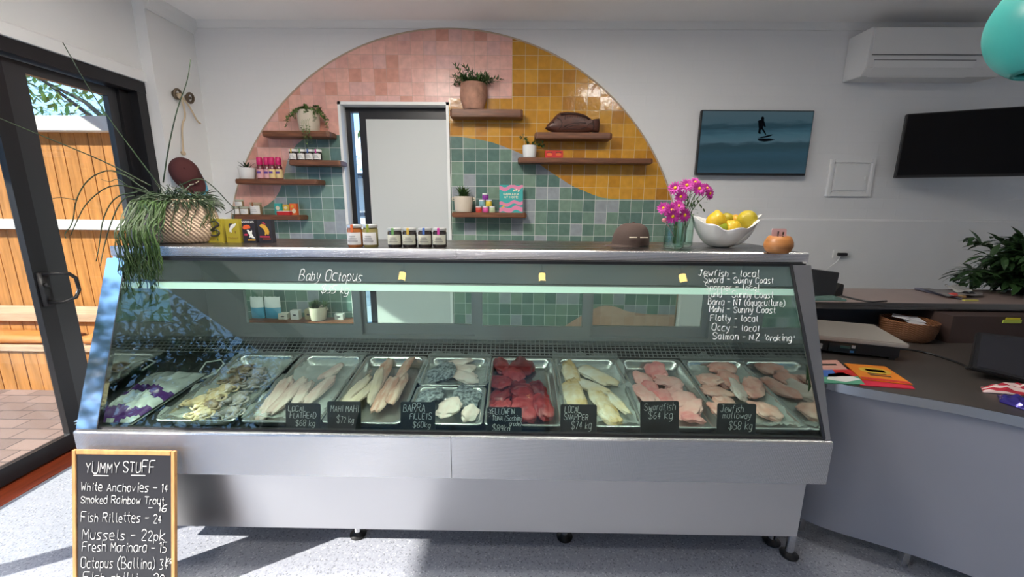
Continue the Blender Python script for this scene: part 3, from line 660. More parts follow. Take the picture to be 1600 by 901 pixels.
film(TX[1], 1.475, 2.0, 0.33, 'clear plastic liner under the octopus', 5)
DN = Vector((0,-math.sin(TILT),math.cos(TILT))); DP = Vector((0,1.46,0.60))
def at_deck(px, py, h=-0.01): return at_plane(px, py, DP+DN*h, DN)
def fish(name, mt, group, cat, items):
    """items: px, py, width(px), length(px), angle, label"""
    for i, (px, py, w, l, ang, ht, label) in enumerate(items):
        c = at_deck(px, py); k = (c-EYEP).dot(CF)/FPX
        W_, L_ = w*k*0.5, l*k*0.5/0.52
        rq = random.Random(int(px*7+py)); c = c + DN*(0.009*rq.random()); W_ *= 0.93; L_ *= 0.93; rot = RT @ Matrix.Rotation(ang+rq.gauss(0,.1), 3, 'Z') @ Matrix.Rotation(rq.gauss(0,.22), 3, 'Y') @ Matrix.Rotation(rq.gauss(0,.10), 3, 'X')
        bm = nb(); blob(bm, c, 1.0, W_, L_, ht, sub=4, amp=0.34, fr=3.4, seed=px*0.37+py)
        inv = rot.inverted()
        for v in bm.verts:
            d = v.co - c; q = d.copy()
            # squared-off cut flesh instead of an egg
            f = 1.0
            a = abs(q.x/W_); b_ = abs(q.y/L_); s4 = (a**3.2+b_**3.2)**(1/3.2); s2 = (a*a+b_*b_)**0.5
            if s4 > 1e-6: f = s2/s4
            q.x *= f; q.y *= f
            q.z = q.z*0.8 + 0.1*ht*math.sin(q.y/L_*2.2+i)
            v.co = rot @ q + c
        mm = mt if not isinstance(mt, (list, tuple)) else mt[i % len(mt)]
        tag(place(name, bm, mm, smooth=True), label, cat, group)
def flesh(name, c1, c2, sc=22, rough=0.28, st=(1,1,1)):
    m = mat(name, c1, rough+.1, coat=0.1); b = m.node_tree.nodes['Principled BSDF']
    t = N(m,'ShaderNodeTexCoord'); mp = N(m,'ShaderNodeMapping'); mp.inputs['Scale'].default_value = st; LK(m,t.outputs['Object'],mp.inputs[0])
    n = N(m,'ShaderNodeTexNoise'); n.inputs['Scale'].default_value = sc; n.inputs['Detail'].default_value = 5; LK(m,mp.outputs[0],n.inputs['Vector'])
    r = N(m,'ShaderNodeValToRGB'); r.color_ramp.elements[0].position = 0.38; r.color_ramp.elements[1].position = 0.62
    r.color_ramp.elements[0].color = (*c1,1); r.color_ramp.elements[1].color = (*c2,1); LK(m,n.outputs['Fac'],r.inputs[0]); LK(m,r.outputs[0],b.inputs['Base Color'])
    bp = N(m,'ShaderNodeBump'); bp.inputs['Strength'].default_value = 0.25; bp.inputs['Distance'].default_value = 0.004; LK(m,n.outputs['Fac'],bp.inputs['Height']); LK(m,bp.outputs[0],b.inputs['Normal'])
    return m
TUNA = flesh('tuna_flesh', (0.20,0.014,0.018), (0.36,0.04,0.045)); SWORD = flesh('swordfish_flesh', (0.80,0.26,0.26), (0.88,0.42,0.39)); JEW = flesh('jewfish_flesh', (0.80,0.40,0.32), (0.88,0.58,0.49))
TUNA2 = flesh('tuna_flesh_dark', (0.13,0.008,0.012), (0.24,0.022,0.028)); TUNA3 = flesh('tuna_flesh_bright', (0.30,0.025,0.03), (0.44,0.07,0.075)); SWORD2 = flesh('swordfish_flesh_pale', (0.84,0.42,0.38), (0.88,0.55,0.50)); JEW2 = flesh('jewfish_flesh_rosy', (0.74,0.33,0.27), (0.85,0.52,0.44)); SNAP2 = flesh('snapper_flesh_white', (0.82,0.80,0.72), (0.76,0.62,0.40), 14)
SNAP = flesh('snapper_flesh', (0.80,0.74,0.60), (0.66,0.46,0.20), 14); MAHI = flesh('mahi_flesh', (0.62,0.33,0.25), (0.74,0.55,0.45), 16, st=(3,0.7,1)); MAHIC = flesh('mahi_cream', (0.75,0.62,0.45), (0.72,0.60,0.50), 16)
FLAT = flesh('flathead_flesh', (0.60,0.42,0.38), (0.70,0.60,0.54), 16, st=(3,0.7,1)); BARW = flesh('barra_flesh', (0.78,0.62,0.56), (0.80,0.72,0.66))
BARS = flesh('barra_skin', (0.07,0.085,0.10), (0.42,0.46,0.48), 70, 0.2)
pl = ('at the back left','at the back right','in the second row, middle','left side, third from the back','left side, fourth from the back','front left behind the sign','in the middle right of the front cluster','at the far right of the front cluster','front centre beside the sign','front right corner of the heap','in the centre beneath two others')
fish('tuna_chunk', [TUNA,TUNA2,TUNA3], 'red tuna chunks in their tray', 'fish', [(a,b,w,l,g,.024,'dark red tuna chunk '+p) for (a,b,w,l,g),p in zip(((786,573,30,26,.3),(816,573,36,28,-.2),(803,588,32,24,.2),(783,600,34,28,.4),(782,619,36,28,-.2),(782,634,34,24,.1),(818,619,40,28,.2),(842,611,26,26,.5),(820,641,40,30,-.1),(848,638,32,32,.25),(809,605,30,20,0)),pl)])
pl = ('standing upright at the back left','folded at the back right','on the left behind the sign','in the centre','white and folded, front centre','along the right edge','front right beside the sign')
fish('snapper_fillet', [SNAP,SNAP2], 'yellowish snapper fillets in their tray', 'fish', [(a,b,w,l,g,.014,'cream and tan snapper fillet '+p) for (a,b,w,l,g),p in zip(((893,590,26,46,.1),(932,588,34,38,.7),(896,620,32,44,.0),(922,606,26,36,.9),(943,631,32,44,.2),(962,627,18,42,.15),(951,649,28,26,.4)),pl)])
pl = ('at the very back','at the left of the second row','at the right of the second row','in the middle','at the right of the third row','left side behind the sign','centre behind the sign','right side nearest the front','beside the sign, upper','lower right beside the sign')
fish('swordfish_piece', [SWORD,SWORD2,SWORD2], 'pink swordfish pieces in their tray', 'fish', [(a,b,w,l,g,.016,'pink swordfish piece '+p) for (a,b,w,l,g),p in zip(((1024,581,32,20,.2),(1005,594,30,20,0),(1044,597,42,22,-.3),(1018,609,26,20,.3),(1052,611,28,22,-.2),(1009,618,28,28,.5),(1038,622,30,26,.2),(1078,640,36,30,-.5),(1068,626,38,24,-.6),(1080,652,34,18,-.2)),pl)])
pl = ('layered at the back left','at the back middle','in the middle of the second row','with a white face in the centre','speckled, left of centre','at the right of the middle row','orange toned, just behind the sign','at the front beside the sign','lower left behind the sign')
fish('jewfish_piece', [JEW,JEW2,JEW2,BARW,JEW,JEW2,JEW,JEW,JEW2], 'pale jewfish pieces in their tray', 'fish', [(a,b,w,l,g,.019,'pale pink jewfish piece '+p) for (a,b,w,l,g),p in zip(((1106,594,40,26,.2),(1128,575,44,16,0),(1136,592,34,24,-.3),(1154,611,30,34,-.6),(1116,613,44,24,.2),(1176,606,34,34,-.5),(1134,629,36,18,.1),(1196,643,46,26,-.3),(1122,640,30,20,.2)),pl)])
pl = ('dark skin up, back left','white flesh up, at the very back','pale cut end at the back right','thin and white in the middle of the rear tray','grey skin up behind the sign','striped dark skin up, front right','pale belly at the front centre','small and pale at the front right')
fish('barra_fillet', [BARS,BARW,BARW,BARW,BARS,BARS,BARW,BARW], 'silver skinned barra fillets', 'fish', [(a,b,w,l,g,.014,'barra fillet, '+p) for (a,b,w,l,g),p in zip(((688,583,52,24,.2),(716,566,48,12,.1),(728,590,44,14,-.1),(726,577,34,12,-.2),(672,617,44,24,.2),(728,620,42,28,-.6),(702,638,44,22,.2),(734,645,24,18,-.3)),pl)])
pl = ('cream coloured, left side front','cream and tall, second from the left','pale, middle of the front row','brownish pink at the back centre','deep pink at the front right','orange pink along the right edge','brownish pink at the back right')
fish('mahi_fillet', [MAHIC,MAHIC,MAHIC,MAHI,MAHI,MAHI,MAHI], 'long mahi fillets in their tray', 'fish', [(a,b,w,l,g,.016,'mahi fillet, '+p) for (a,b,w,l,g),p in zip(((556,612,22,50,-.08),(575,610,16,52,-.03),(588,604,16,44,-.1),(598,585,20,50,-.05),(602,617,24,44,-.05),(622,606,20,50,-.04),(630,580,16,44,-.1)),pl)])
pl = ('along the left edge of its tray','second from the left edge','third from the left edge','at the right behind the sign','short and lying at the back')
fish('flathead_fillet', FLAT, 'long flathead fillets in their tray', 'fish', [(a,b,w,l,g,.012,'pale flathead fillet '+p) for (a,b,w,l,g),p in zip(((428,622,22,50,-.05),(452,618,20,52,-.0),(474,616,20,52,.04),(497,614,18,48,-.05),(520,582,18,26,-.3)),pl)])
OCT = flesh('octopus_brown', (0.16,0.10,0.06), (0.42,0.32,0.22), 30, 0.25); OCTC = flesh('octopus_cream', (0.62,0.46,0.26), (0.72,0.60,0.40), 26, 0.25); OCTG = flesh('octopus_grey', (0.30,0.27,0.25), (0.46,0.42,0.40), 30, 0.25)
pl = ('cream, at the front left','cream, on top of the front cluster','dark headed, front centre','grey brown, front right','grey, right of the middle','golden tentacles in the middle','dark brown, second from the back','dark brown, at the very back','grey, at the back right','grey, right side by the tray wall','small and cream, at the left edge')
for i, (px, py, mt) in enumerate(((318,644,OCTC),(336,619,OCTC),(330,632,OCT),(360,643,OCTG),(373,622,OCTG),(352,607,OCTC),(366,593,OCT),(380,577,OCT),(402,582,OCTG),(396,598,OCTG),(311,627,OCTC))):
    c = at_deck(px, py, -0.006); rg = random.Random(i+50); bm = nb()
    blob(bm, c, 0.030, 1.15, 0.9, 0.72, sub=3, amp=0.25, seed=i, rot=Matrix.Rotation(rg.random()*6, 3, 'Z'))
    for k in range(7):
        a = rg.random()*0.5 + k*0.9; p = c + Vector((math.cos(a)*.018, math.sin(a)*.018, 0)); pts = [p]; aa = a
        for q in range(9):
            aa += 0.42*(1 if k % 2 else -1)*(0.3+q*0.14); p = p + Vector((math.cos(aa)*.0095, math.sin(aa)*.0095, 0.003*math.sin(q*0.9+k))); pts.append(p.copy())
        tube(bm, pts, [0.0095*(1-0.085*q) for q in range(10)], 7)
    tag(place('baby_octopus', bm, mt, smooth=True), 'baby octopus, '+pl[i], 'octopus', 'baby octopus heaped in the first tray')
# clear bag with purple print at the plant end
bag = thing('plastic_bag', tuple(at_deck(215,625,-0.045)), 'clear plastic bag with purple print at the plant end of the display case', 'bag')
FILMW = mat('bag_film', (0.55,0.60,0.58), 0.15, var=0.3, vscale=12, bump=0.4, bscale=25); PURPLE = mat('purple_print', (0.10,0.03,0.20), 0.25)
bm = nb(); c = at_deck(228,615,-0.022); nx = 36; g = []
def bagp(u, v, top):
    e = max(0, (1-abs(u)**3)*(1-abs(v)**3))
    z = (0.012+0.038*e**0.6*top if top > 0 else 0.0) + 0.020*e*noise.noise(Vector((u*3.1,v*3.7,top*9)))*top + 0.010*e*noise.noise(Vector((u*9,v*8,3)))*max(top,0)
    return RT @ Vector((u*0.118+0.022*v, v*0.185, z-0.02)) + c
for top in (1, -1):
    g = [[bm.verts.new(bagp(i/nx*2-1, j/nx*2-1, top)) for j in range(nx+1)] for i in range(nx+1)]
    for i in range(nx):
        for j in range(nx):
            f = bm.faces.new((g[i][j],g[i+1][j],g[i+1][j+1],g[i][j+1])); v = j/nx
            f.material_index = 1 if top > 0 and (0.04 < v+0.05*math.sin(i*.3) < 0.2 or 0.42 < v+0.06*math.sin(i*.25) < 0.55) else 0
place('bag_body', bm, FILMW, bag, smooth=True, mats=[FILMW, PURPLE], weld=True)
bm = nb(); a = at_deck(330,578,0.01)
tube(bm, [at_deck(312,580,0.01),at_deck(322,566,0.02),at_deck(345,562,0.025),at_deck(350,568,0.02),at_deck(338,582,0.012),at_deck(316,592,0.008)], 0.004, 6); place('bag_handle', bm, FILMW, bag, smooth=True)
# handwritten price signs along the front of the trays
SIGNB = mat('sign_black', (0.014,0.016,0.017), 0.35)
def price_sign(x0, x1, y0, y1, lines, label, lean=0.0):
    Y = 1.428; a = at_y(x0, y0, Y+0.012); b_ = at_y(x1, y1, Y); w = b_.x-a.x; h = a.z-b_.z
    up = Vector((lean,0.16,1)).normalized(); o = Vector((a.x,Y,b_.z)); rt = Vector((1,0,-lean)).normalized(); nn = rt.cross(up)
    t = thing('price_sign', tuple(o+rt*w/2), label, 'sign', 'black handwritten price signs')
    bm = nb(); prism(bm, [(p[0]+w/2,p[1]+h/2) for p in rrect(w,h,0.008,3)], lambda p, q, d: o+rt*p+up*q-nn*d, 0.003); place('board', bm, SIGNB, t)
    bm = nb()
    for i, (txt, lx, ly, lw, cap) in enumerate(lines): scribble(bm, txt, o+rt*(lx*w)+up*((1-ly)*h), rt, up, nn, cap*h, width=lw*w, r=0.00085, jit=0.22, slant=0.15, seed=i+int(x0))
    place('writing', bm, CHALK, t)
price_sign(445,501,630,672,[('LOCAL',.07,.30,.5,.2),('FLATHEAD',.12,.55,.75,.2),('$68 kg',.28,.84,.55,.22)],'black price sign reading Local Flathead')
price_sign(510,564,627,672,[('MAHI MAHI',.1,.36,.82,.22),('$72 kg',.28,.74,.5,.22)],'black price sign reading Mahi Mahi')
price_sign(625,680,628,674,[('BARRA',.08,.33,.62,.25),('FILLETS',.27,.58,.62,.2),('$60kg',.35,.86,.5,.18)],'black price sign reading Barra Fillets')
price_sign(761,815,636,678,[('YELLOWFIN',.06,.26,.72,.2),('TUNA (Sashimi',.15,.5,.84,.19),('grade)',.64,.68,.34,.13),('$89kg',.15,.9,.5,.22)],'black price sign reading Yellowfin Tuna')
price_sign(876,932,632,678,[('LOCAL',.12,.28,.42,.2),('SNAPPER',.1,.52,.65,.2),('$74 kg',.3,.82,.55,.24)],'black price sign reading Local Snapper')
price_sign(1003,1061,628,680,[('Swordfish',.1,.27,.8,.2),('$64 kg',.2,.52,.62,.22)],'black price sign reading Swordfish',-0.03)
price_sign(1123,1180,631,682,[('Jewfish',.08,.26,.58,.2),('mulloway',.14,.45,.72,.18),('$58 kg',.3,.78,.6,.22)],'black price sign reading Jewfish Mulloway')
# ------------------------------------------------------------------ the round tiled mural
AX, AZ, AR = -0.537, 0.847, 1.922
YF = D-0.010
def pz(px, py): p = at_y(px, py, YF); return p.x, p.z
TX0 = at_y(706, 300, YF).x-AX; TZ0 = at_y(850, 311.5, YF).z-0.9; TS = 0.0985
grout = (0.62,0.64,0.60)
PINK = tilemat('pink_tiles', [(0.74,0.405,0.335),(0.69,0.365,0.31),(0.77,0.43,0.36),(0.73,0.395,0.325),(0.63,0.30,0.225),(0.70,0.41,0.37),(0.75,0.42,0.35)], (0.56,0.36,0.30), TS, TX0, TZ0, 0.30)
YELL = tilemat('mustard_tiles', [(0.56,0.265,0.024),(0.50,0.23,0.019),(0.60,0.30,0.033),(0.44,0.19,0.02),(0.55,0.265,0.027)], (0.60,0.50,0.30), TS, TX0, TZ0, 0.16)
GREE = tilemat('sea_green_tiles', [(0.145,0.235,0.19),(0.10,0.175,0.15),(0.19,0.28,0.215),(0.12,0.20,0.165),(0.29,0.32,0.34),(0.16,0.25,0.195),(0.11,0.185,0.16)], grout, TS, TX0, TZ0, 0.15)
SAND = tilemat('sand_tiles', [(0.52,0.34,0.25),(0.48,0.30,0.22),(0.55,0.37,0.28)], (0.55,0.45,0.38), TS, TX0, TZ0, 0.3)
mural = thing('tile_mural', (AX, D, 0.9), 'large round wall mural of pink, mustard and sea green square tiles', 'tile mural')
def arch(x): 
    q = AR*AR-(x-AX)**2
    return AZ+math.sqrt(q) if q > 0 else AZ
def interp(pts):
    P = sorted(pz(*p) for p in pts)
    def f(x):
        if x <= P[0][0]: return P[0][1]
        if x >= P[-1][0]: return P[-1][1]
        for (a,za),(b_,zb) in zip(P,P[1:]):
            if a <= x <= b_:
                t = (x-a)/max(b_-a,1e-6); return za+(zb-za)*t
    return f
LC = interp([(531,211),(515,211.3),(500,212),(485,214),(473,218),(463,226),(455,238),(449,251),(445,268),(441,286),(437,298),(430,310),(418,320),(406,326),(390,330),(370,333),(350,336)])
RC = interp([(705,213),(718,213.5),(730,215),(750,218),(770,222.5),(785,228),(800,234),(820,242.5),(832,250),(845,258),(858,267),(870,275),(880,281.5),(890,288),(900,293),(910,297),(925,303.5),(940,308.5),(955,310.5),(970,311),(1060,312.5)])
SC_ = interp([(878,512),(892,503),(905,495),(920,486),(935,479),(945,477),(955,477.5),(965,480),(978,485.5),(990,488),(1005,490),(1020,491),(1100,492)])
ZST = pz(760,153.5)[1]; XST = pz(800,120)[0]; ZB = 0.40
def field(name, mt, segs, label):
    """segs: (x0,x1,lo,hi) with lo, hi functions of x"""
    bm = nb()
    for x0, x1, lo, hi in segs:
        n = max(2, int((x1-x0)/0.012)); prev = None
        for i in range(n+1):
            x = x0+(x1-x0)*i/n; l, h = lo(x), hi(x); cur = None
            if h-l > 1e-4: cur = (bm.verts.new((x,D,l)), bm.verts.new((x,D,h)))
            if prev and cur: bm.faces.new((prev[0],cur[0],cur[1],prev[1]))
            prev = cur
    r = bmesh.ops.extrude_face_region(bm, geom=bm.faces[:])
    for v in r['geom']:
        if isinstance(v, bmesh.types.BMVert): v.co.y = YF
    bm.normal_update()
    o = place(name, bm, mt, None); o.location = (0,0,0)
    o.data.transform(Matrix.Translation(OFF[o.name]-OFF[mural.name])); o.parent = mural; OFF[o.name] = OFF[mural.name]
    o['label'] = label; return o
XL, XR = AX-AR+0.002, AX+AR-0.002
cst = lambda z: (lambda x: z)
WT = WZ1+0.001
f1 = [(XL, WX0, LC, arch), (WX0, WX1, cst(WT), arch), (WX1, XST, cst(ZST), arch)]
f2 = [(WX1, XST, RC, cst(ZST)), (XST, XR, RC, arch)]
xsd = at_y(878,512,YF).x
f3 = [(XL, WX0, cst(ZB), lambda x: min(LC(x), arch(x))), (WX1, xsd, cst(ZB), RC), (xsd, XR, SC_, lambda x: min(RC(x), arch(x)))]
f4 = [(xsd, XR, cst(ZB), SC_)]
for nm, mt, sg, lbl in (('pink_tile_field',PINK,f1,'pink tiles'),('mustard_tile_field',YELL,f2,'glossy mustard yellow tiles'),('green_tile_field',GREE,f3[:1],'sea green tiles left of the window'),('green_tile_field',GREE,f3[1:],'sea green tiles right of the window'),('sand_tile_field',SAND,f4,'sand coloured tiles')):
    field(nm, mt, sg, lbl)
bm = nb(); pts = [(XR+0.004,D-0.007,ZB)] + [(AX+(AR+0.003)*math.cos(a*PI/90),D-0.007,AZ+(AR+0.003)*math.sin(a*PI/90)) for a in range(91)] + [(XL-0.004,D-0.007,ZB)]
tube(bm, pts, 0.007, 6); o = place('edge_trim', bm, mat('tan_edge', (0.50,0.38,0.27), 0.5), mural, smooth=True); o['label'] = 'thin tan edge'

# ------------------------------------------------------------------ floating shelves
SY = 3.265
def shelf(x0, x1, y, th_px, label, topvis=False):
    a = at_y(x0, y-th_px/2, SY); b_ = at_y(x1, y+th_px/2, SY); zm = (at_y((x0+x1)/2, y-th_px/2, SY).z+at_y((x0+x1)/2, y+th_px/2, SY).z)/2
    th = abs(at_y(x0,y-th_px/2,SY).z-at_y(x0,y+th_px/2,SY).z)
    bm = nb(); r = 0.02
    prism(bm, [(a.x+r,SY),(b_.x-r,SY),(b_.x-r*.3,SY+r*.3),(b_.x,SY+r),(b_.x,D-0.010),(a.x,D-0.010),(a.x,SY+r),(a.x+r*.3,SY+r*.3)], XY(zm-th/2), th)
    o = place('floating_shelf', bm, WOODS, bev=0.006); tag(o, label, 'shelf', 'floating timber shelves on the mural'); return zm+th/2
S1 = shelf(407,514,208.5,9,'dark timber shelf under the trailing plant, uppermost left of the window')
S2 = shelf(449,531,254,8,'short timber shelf carrying four white lidded jars')
S3 = shelf(365,496,283.5,8,'long timber shelf carrying the pink capped bottles')
S4 = shelf(362,468,339.5,7.5,'lowest timber shelf left of the window above the counter')
R1 = shelf(702,817,176,12,'timber shelf under the terracotta pot')
R2 = shelf(836,957,211.5,10,'timber shelf under the carved wooden fish')
R3 = shelf(809,1021,250.5,8,'longest timber shelf right of the window, holding two red boxes')
R4 = shelf(705,823,336,8,'timber shelf holding the teal cookbook and small jars')
L5 = shelf(383,562,506,8,'low timber shelf seen through the rear doors of the case')
IY = 3.345   # items stand here
def cx(px, py): return at_y(px, py, IY).x
def hpx(n, Y=IY): return n*(Y*CF.y)/FPX
def potlathe(bm, c, r0, r1, h, th=0.006, seg=28, round_=0.25):
    lathe(bm, [(0,0),(r0*0.8,0),(r0*0.95,h*0.03),(r0,h*0.1),((r0+r1)/2+r1*round_*0.1,h*0.5),(r1,h*0.94),(r1,h),(r1-th,h),(r1-th,h*0.85),(0,h*0.85)], c, seg)
def soil(bm, c, r, z): lathe(bm, [(0,z+0.004),(r*0.6,z+0.003),(r,z)], c, 18)
def rosette(bm, c, n, L, w, rg, spread=1.0, droop=0.2):
    for k in range(n):
        a = k*2.399; e = (0.25+0.75*k/n)*spread
        leaf(bm, c, (math.cos(a)*e, math.sin(a)*e, 1.15-e*0.75), (0,0,1), L*(0.7+rg.random()*0.4), w, 0.3, 4, droop)
WPOT = mat('white_ceramic', (0.78,0.78,0.76), 0.25); BPOT = mat('beige_ceramic', (0.62,0.54,0.43), 0.4); TERRA = mat('weathered_terracotta', (0.42,0.22,0.15), 0.8, var=0.3, vscale=16)
# trailing plant, top left
c = Vector((cx(484,205), IY, S1)); t = thing('trailing_plant', tuple(c), 'trailing green plant in a beige pot on the upper left shelf', 'plant')
bm = nb(); potlathe(bm, c, hpx(14), hpx(16), hpx(30)); place('pot', bm, BPOT, t, smooth=True, autos=0.8)
rg = random.Random(3); bm = nb(); top = c+Vector((0,0,hpx(28)))
for k in range(26):
    a = rg.random()*2*PI; p = top.copy(); d = Vector((math.cos(a),math.sin(a)*0.6-0.25,0.9)).normalized(); pts = [p]; n = 8+int(rg.random()*8)
    for q in range(n):
        d = (d+Vector((0,0,-0.16-0.08*rg.random()))).normalized(); d.x += (rg.random()-.5)*.3; p = p+d*0.017
        if p.y > D-0.02: p.y = D-0.02
        pts.append(p.copy())
        for _ in range(2): leaf(bm, p, (rg.gauss(0,1),rg.gauss(-.3,1),rg.gauss(0,.6)), (0,0,1), 0.020, 0.017, segs=2)
    tube(bm, pts, 0.0012, 4)
place('foliage', bm, LEAFY, t)
bm = nb()
for k in range(5):
    x = c.x+hpx(-2+k*2.5); p = Vector((x,SY-0.014,S1+0.05)); pts = [Vector((x,c.y-0.06,S1+0.1)), Vector((x,SY-0.02,S1+0.06))]
    for q in range(6+k % 3*2):
        p = p+Vector((rg.gauss(0,.004),rg.gauss(0,.002),-0.018)); pts.append(p.copy()); leaf(bm, p, (rg.gauss(0,1),-.5,rg.gauss(-.3,.5)), (0,0,1), 0.018, 0.014, segs=2)
    tube(bm, pts, 0.0012, 4)
place('trailing_stems', bm, LEAFY, t)
# four small jars with white lids
def jar(c, r, h, body, lid, label, group, lab=None, labcol=None, strip=None, lidh=0.22, name='jar'):
    t = thing(name, tuple(c), label, 'jar', group)
    bm = nb(); lathe(bm, [(0,0),(r*0.94,0),(r,h*0.05),(r,h*(0.9-lidh)),(r*0.86,h*(1-lidh))], c, 22); place('glass_body', bm, body, t, smooth=True, autos=0.8)
    bm = nb(); lathe(bm, [(r*0.98,h*(1-lidh)),(r*0.99,h*(1-lidh)),(r*0.99,h*0.985),(r*0.95,h),(0,h)], c, 22); place('lid', bm, lid, t, smooth=True, autos=0.8)
    if lab:
        bm = nb(); n = 12; a0, a1 = -PI/2-1.15, -PI/2+1.15; pr = [bm.verts.new(c+Vector((math.cos(a0+(a1-a0)*i/n)*r*1.012, math.sin(a0+(a1-a0)*i/n)*r*1.012, z*h))) for z in (lab[0],lab[1]) for i in range(n+1)]
        for i in range(n): bm.faces.new((pr[i],pr[i+1],pr[n+2+i],pr[n+1+i]))
        lo = place('label', bm, labcol or PAPERW, t, smooth=True)
        bm = nb()
        for k in range(3):
            zz = c.z+h*(lab[0]+(lab[1]-lab[0])*(0.28+0.2*k)); w = r*(0.62-0.12*k); box(bm, c.x-w, c.x+w, c.y-r*1.02-0.0012, c.y-r*0.80, zz, zz+h*0.02)
        place('label_print', bm, mat('label_ink', (0.18,0.17,0.17), 0.7), lo)
    if strip:
        bm = nb(); box(bm, c.x-r*0.16, c.x+r*0.16, c.y-r*1.03, c.y-r*0.9, c.z+h*0.68, c.z+h*1.004); box(bm, c.x-r*0.16, c.x+r*0.16, c.y-r*1.03, c.y-r*0.45, c.z+h*1.0, c.z+h*1.008); place('seal_strip', bm, strip, t)
    return t
DKJ = mat('dark_jar', (0.03,0.022,0.02), 0.12, coat=0.5); WLID = mat('white_lid', (0.75,0.75,0.74), 0.4)
BLUEP = mat('blue_paper', (0.05,0.14,0.45), 0.6); YELP = mat('yellow_paper', (0.65,0.42,0.05), 0.6); GRNP = mat('green_paper', (0.14,0.35,0.10), 0.6); MAGP = mat('magenta_paper', (0.55,0.04,0.30), 0.6); ORAP = mat('orange_paper', (0.75,0.14,0.03), 0.6); TEALP = mat('teal_paper', (0.03,0.35,0.33), 0.6)
for px, s, lb_ in ((459,YELP,'yellow'),(472,GRNP,'green'),(484.5,BLUEP,'blue'),(497,MAGP,'pink')):
    jar(Vector((cx(px,248),IY,S2)), hpx(6.1), hpx(17), DKJ, WLID, 'small white lidded jar with a %s seal on the short shelf' % lb_, 'white lidded jars on the short shelf', (0.12,0.62), None, s, 0.2)
# succulent pot and sauce bottles
c = Vector((cx(387,276),IY,S3)); t = thing('potted_succulent', tuple(c), 'small white pot with a spiky succulent beside the sauce bottles', 'plant')
bm = nb(); potlathe(bm, c, hpx(10), hpx(12), hpx(17)); place('pot', bm, WPOT, t, smooth=True, autos=0.8)
bm = nb(); rosette(bm, c+Vector((0,0,hpx(14))), 18, hpx(17), 0.016, random.Random(4)); place('foliage', bm, LEAFD, t)
SAUCE = mat('sauce_glass', (0.16,0.03,0.04), 0.12, coat=0.5); PCAP = mat('pink_cap', (0.62,0.015,0.14), 0.4)
PK = mat('pink_label', (0.72,0.40,0.42), 0.6); YK = mat('cream_label', (0.75,0.58,0.28), 0.6)
for i, (px, lm_, dy, lb_) in enumerate(((408,PK,0,'pink labelled sauce bottle nearest the succulent'),(418,PK,.008,'pink labelled sauce bottle, second from the succulent'),(427,YK,-.004,'yellow labelled sauce bottle, third from the succulent'),(437,YK,.002,'yellow labelled sauce bottle furthest from the succulent'))):
    c = Vector((cx(px,276),IY+dy,S3)); r = hpx(5.0); h = hpx(33)
    t = thing('sauce_bottle', tuple(c), lb_, 'bottle', 'pink capped sauce bottles')
    bm = nb(); lathe(bm, [(0,0),(r*.95,0),(r,h*.03),(r,h*.48),(r*.9,h*.58),(r*.62,h*.68),(r*.6,h*.74)], c, 18); place('bottle_body', bm, SAUCE, t, smooth=True)
    bm = nb(); lathe(bm, [(r*.8,h*.66),(r*.86,h*.67),(r*.86,h*.96),(r*.7,h),(0,h)], c, 18); place('cap', bm, PCAP, t, smooth=True, autos=0.8)
    bm = nb(); lathe(bm, [(r*1.015,h*.06),(r*1.015,h*.46)], c, 18); l = place('label', bm, lm_, t, smooth=True)
    bm = nb(); box(bm, c.x-r*.55, c.x+r*.55, c.y-r*1.05, c.y-r*.8, c.z+h*.27, c.z+h*.36); place('label_print', bm, mat('violet_ink', (0.12,0.05,0.30), 0.6), l)
# shelf 4
HONEY = mat('honey_jar', (0.30,0.22,0.12), 0.15, coat=0.5); SAGE = mat('sage_lid', (0.40,0.42,0.32), 0.5)
zz = S4; hj = hpx(12.5)
jar(Vector((cx(374,334),IY-.03,zz)), hpx(6.4), hj, HONEY, SAGE, 'squat jar with sage lid, lower left of the stacked three', 'squat jars stacked on the lowest shelf', (0.1,0.7))
jar(Vector((cx(387.5,334),IY-.03,zz)), hpx(6.6), hj, HONEY, SAGE, 'squat jar with sage lid, lower right of the stacked three', 'squat jars stacked on the lowest shelf', (0.1,0.7))
jar(Vector((cx(380,334),IY-.03,zz+hj)), hpx(6.0), hpx(10.5), HONEY, SAGE, 'squat jar with sage lid on top of the stack', 'squat jars stacked on the lowest shelf', (0.1,0.7))
jar(Vector((cx(405,334),IY-.03,zz)), hpx(8.2), hpx(19), HONEY, mat('tan_lid', (0.42,0.33,0.22), 0.5), 'taller white labelled jar with tan lid beside the stacked jars', None, (0.08,0.75), None, mat('brown_tag', (0.25,0.10,0.04), 0.6), 0.18)
def carton(x0, x1, y0, y1, Y, depth, material, label, cat, name, group=None, deco=None, zb=None, tilt=0.0):
    a = at_y(x0,y0,Y); b_ = at_y(x1,y1,Y); z0 = b_.z if zb is None else zb; h = a.z-b_.z
    t = thing(name, ((a.x+b_.x)/2, Y+depth/2, z0), label, cat, group)
    bm = nb(); prism(bm, [(0,0),(b_.x-a.x,0),(b_.x-a.x,h),(0,h)], lambda p, q, d: Vector((a.x+p, Y+d+q*tilt, z0+q-d*tilt*0)), depth); place('carton_body', bm, material, t)
    if deco: deco(t, a.x, b_.x, z0, z0+h, Y, tilt)
    return t
def deco_shape(polys):
    """polys: list of (material, name, [(u,v)...]) in unit coordinates of the face"""
    def f(t, x0, x1, z0, z1, Y, tilt):
        for mt, nm, P in polys:
            bm = nb(); prism(bm, [(x0+(x1-x0)*u, z0+(z1-z0)*v) for u, v in P], lambda p, q, d: Vector((p, Y+(q-z0)*tilt-0.0016+d, q)), 0.0012); place(nm, bm, mt, t)
    return f
def rectp(u0,v0,u1,v1): return [(u0,v0),(u1,v0),(u1,v1),(u0,v1)]
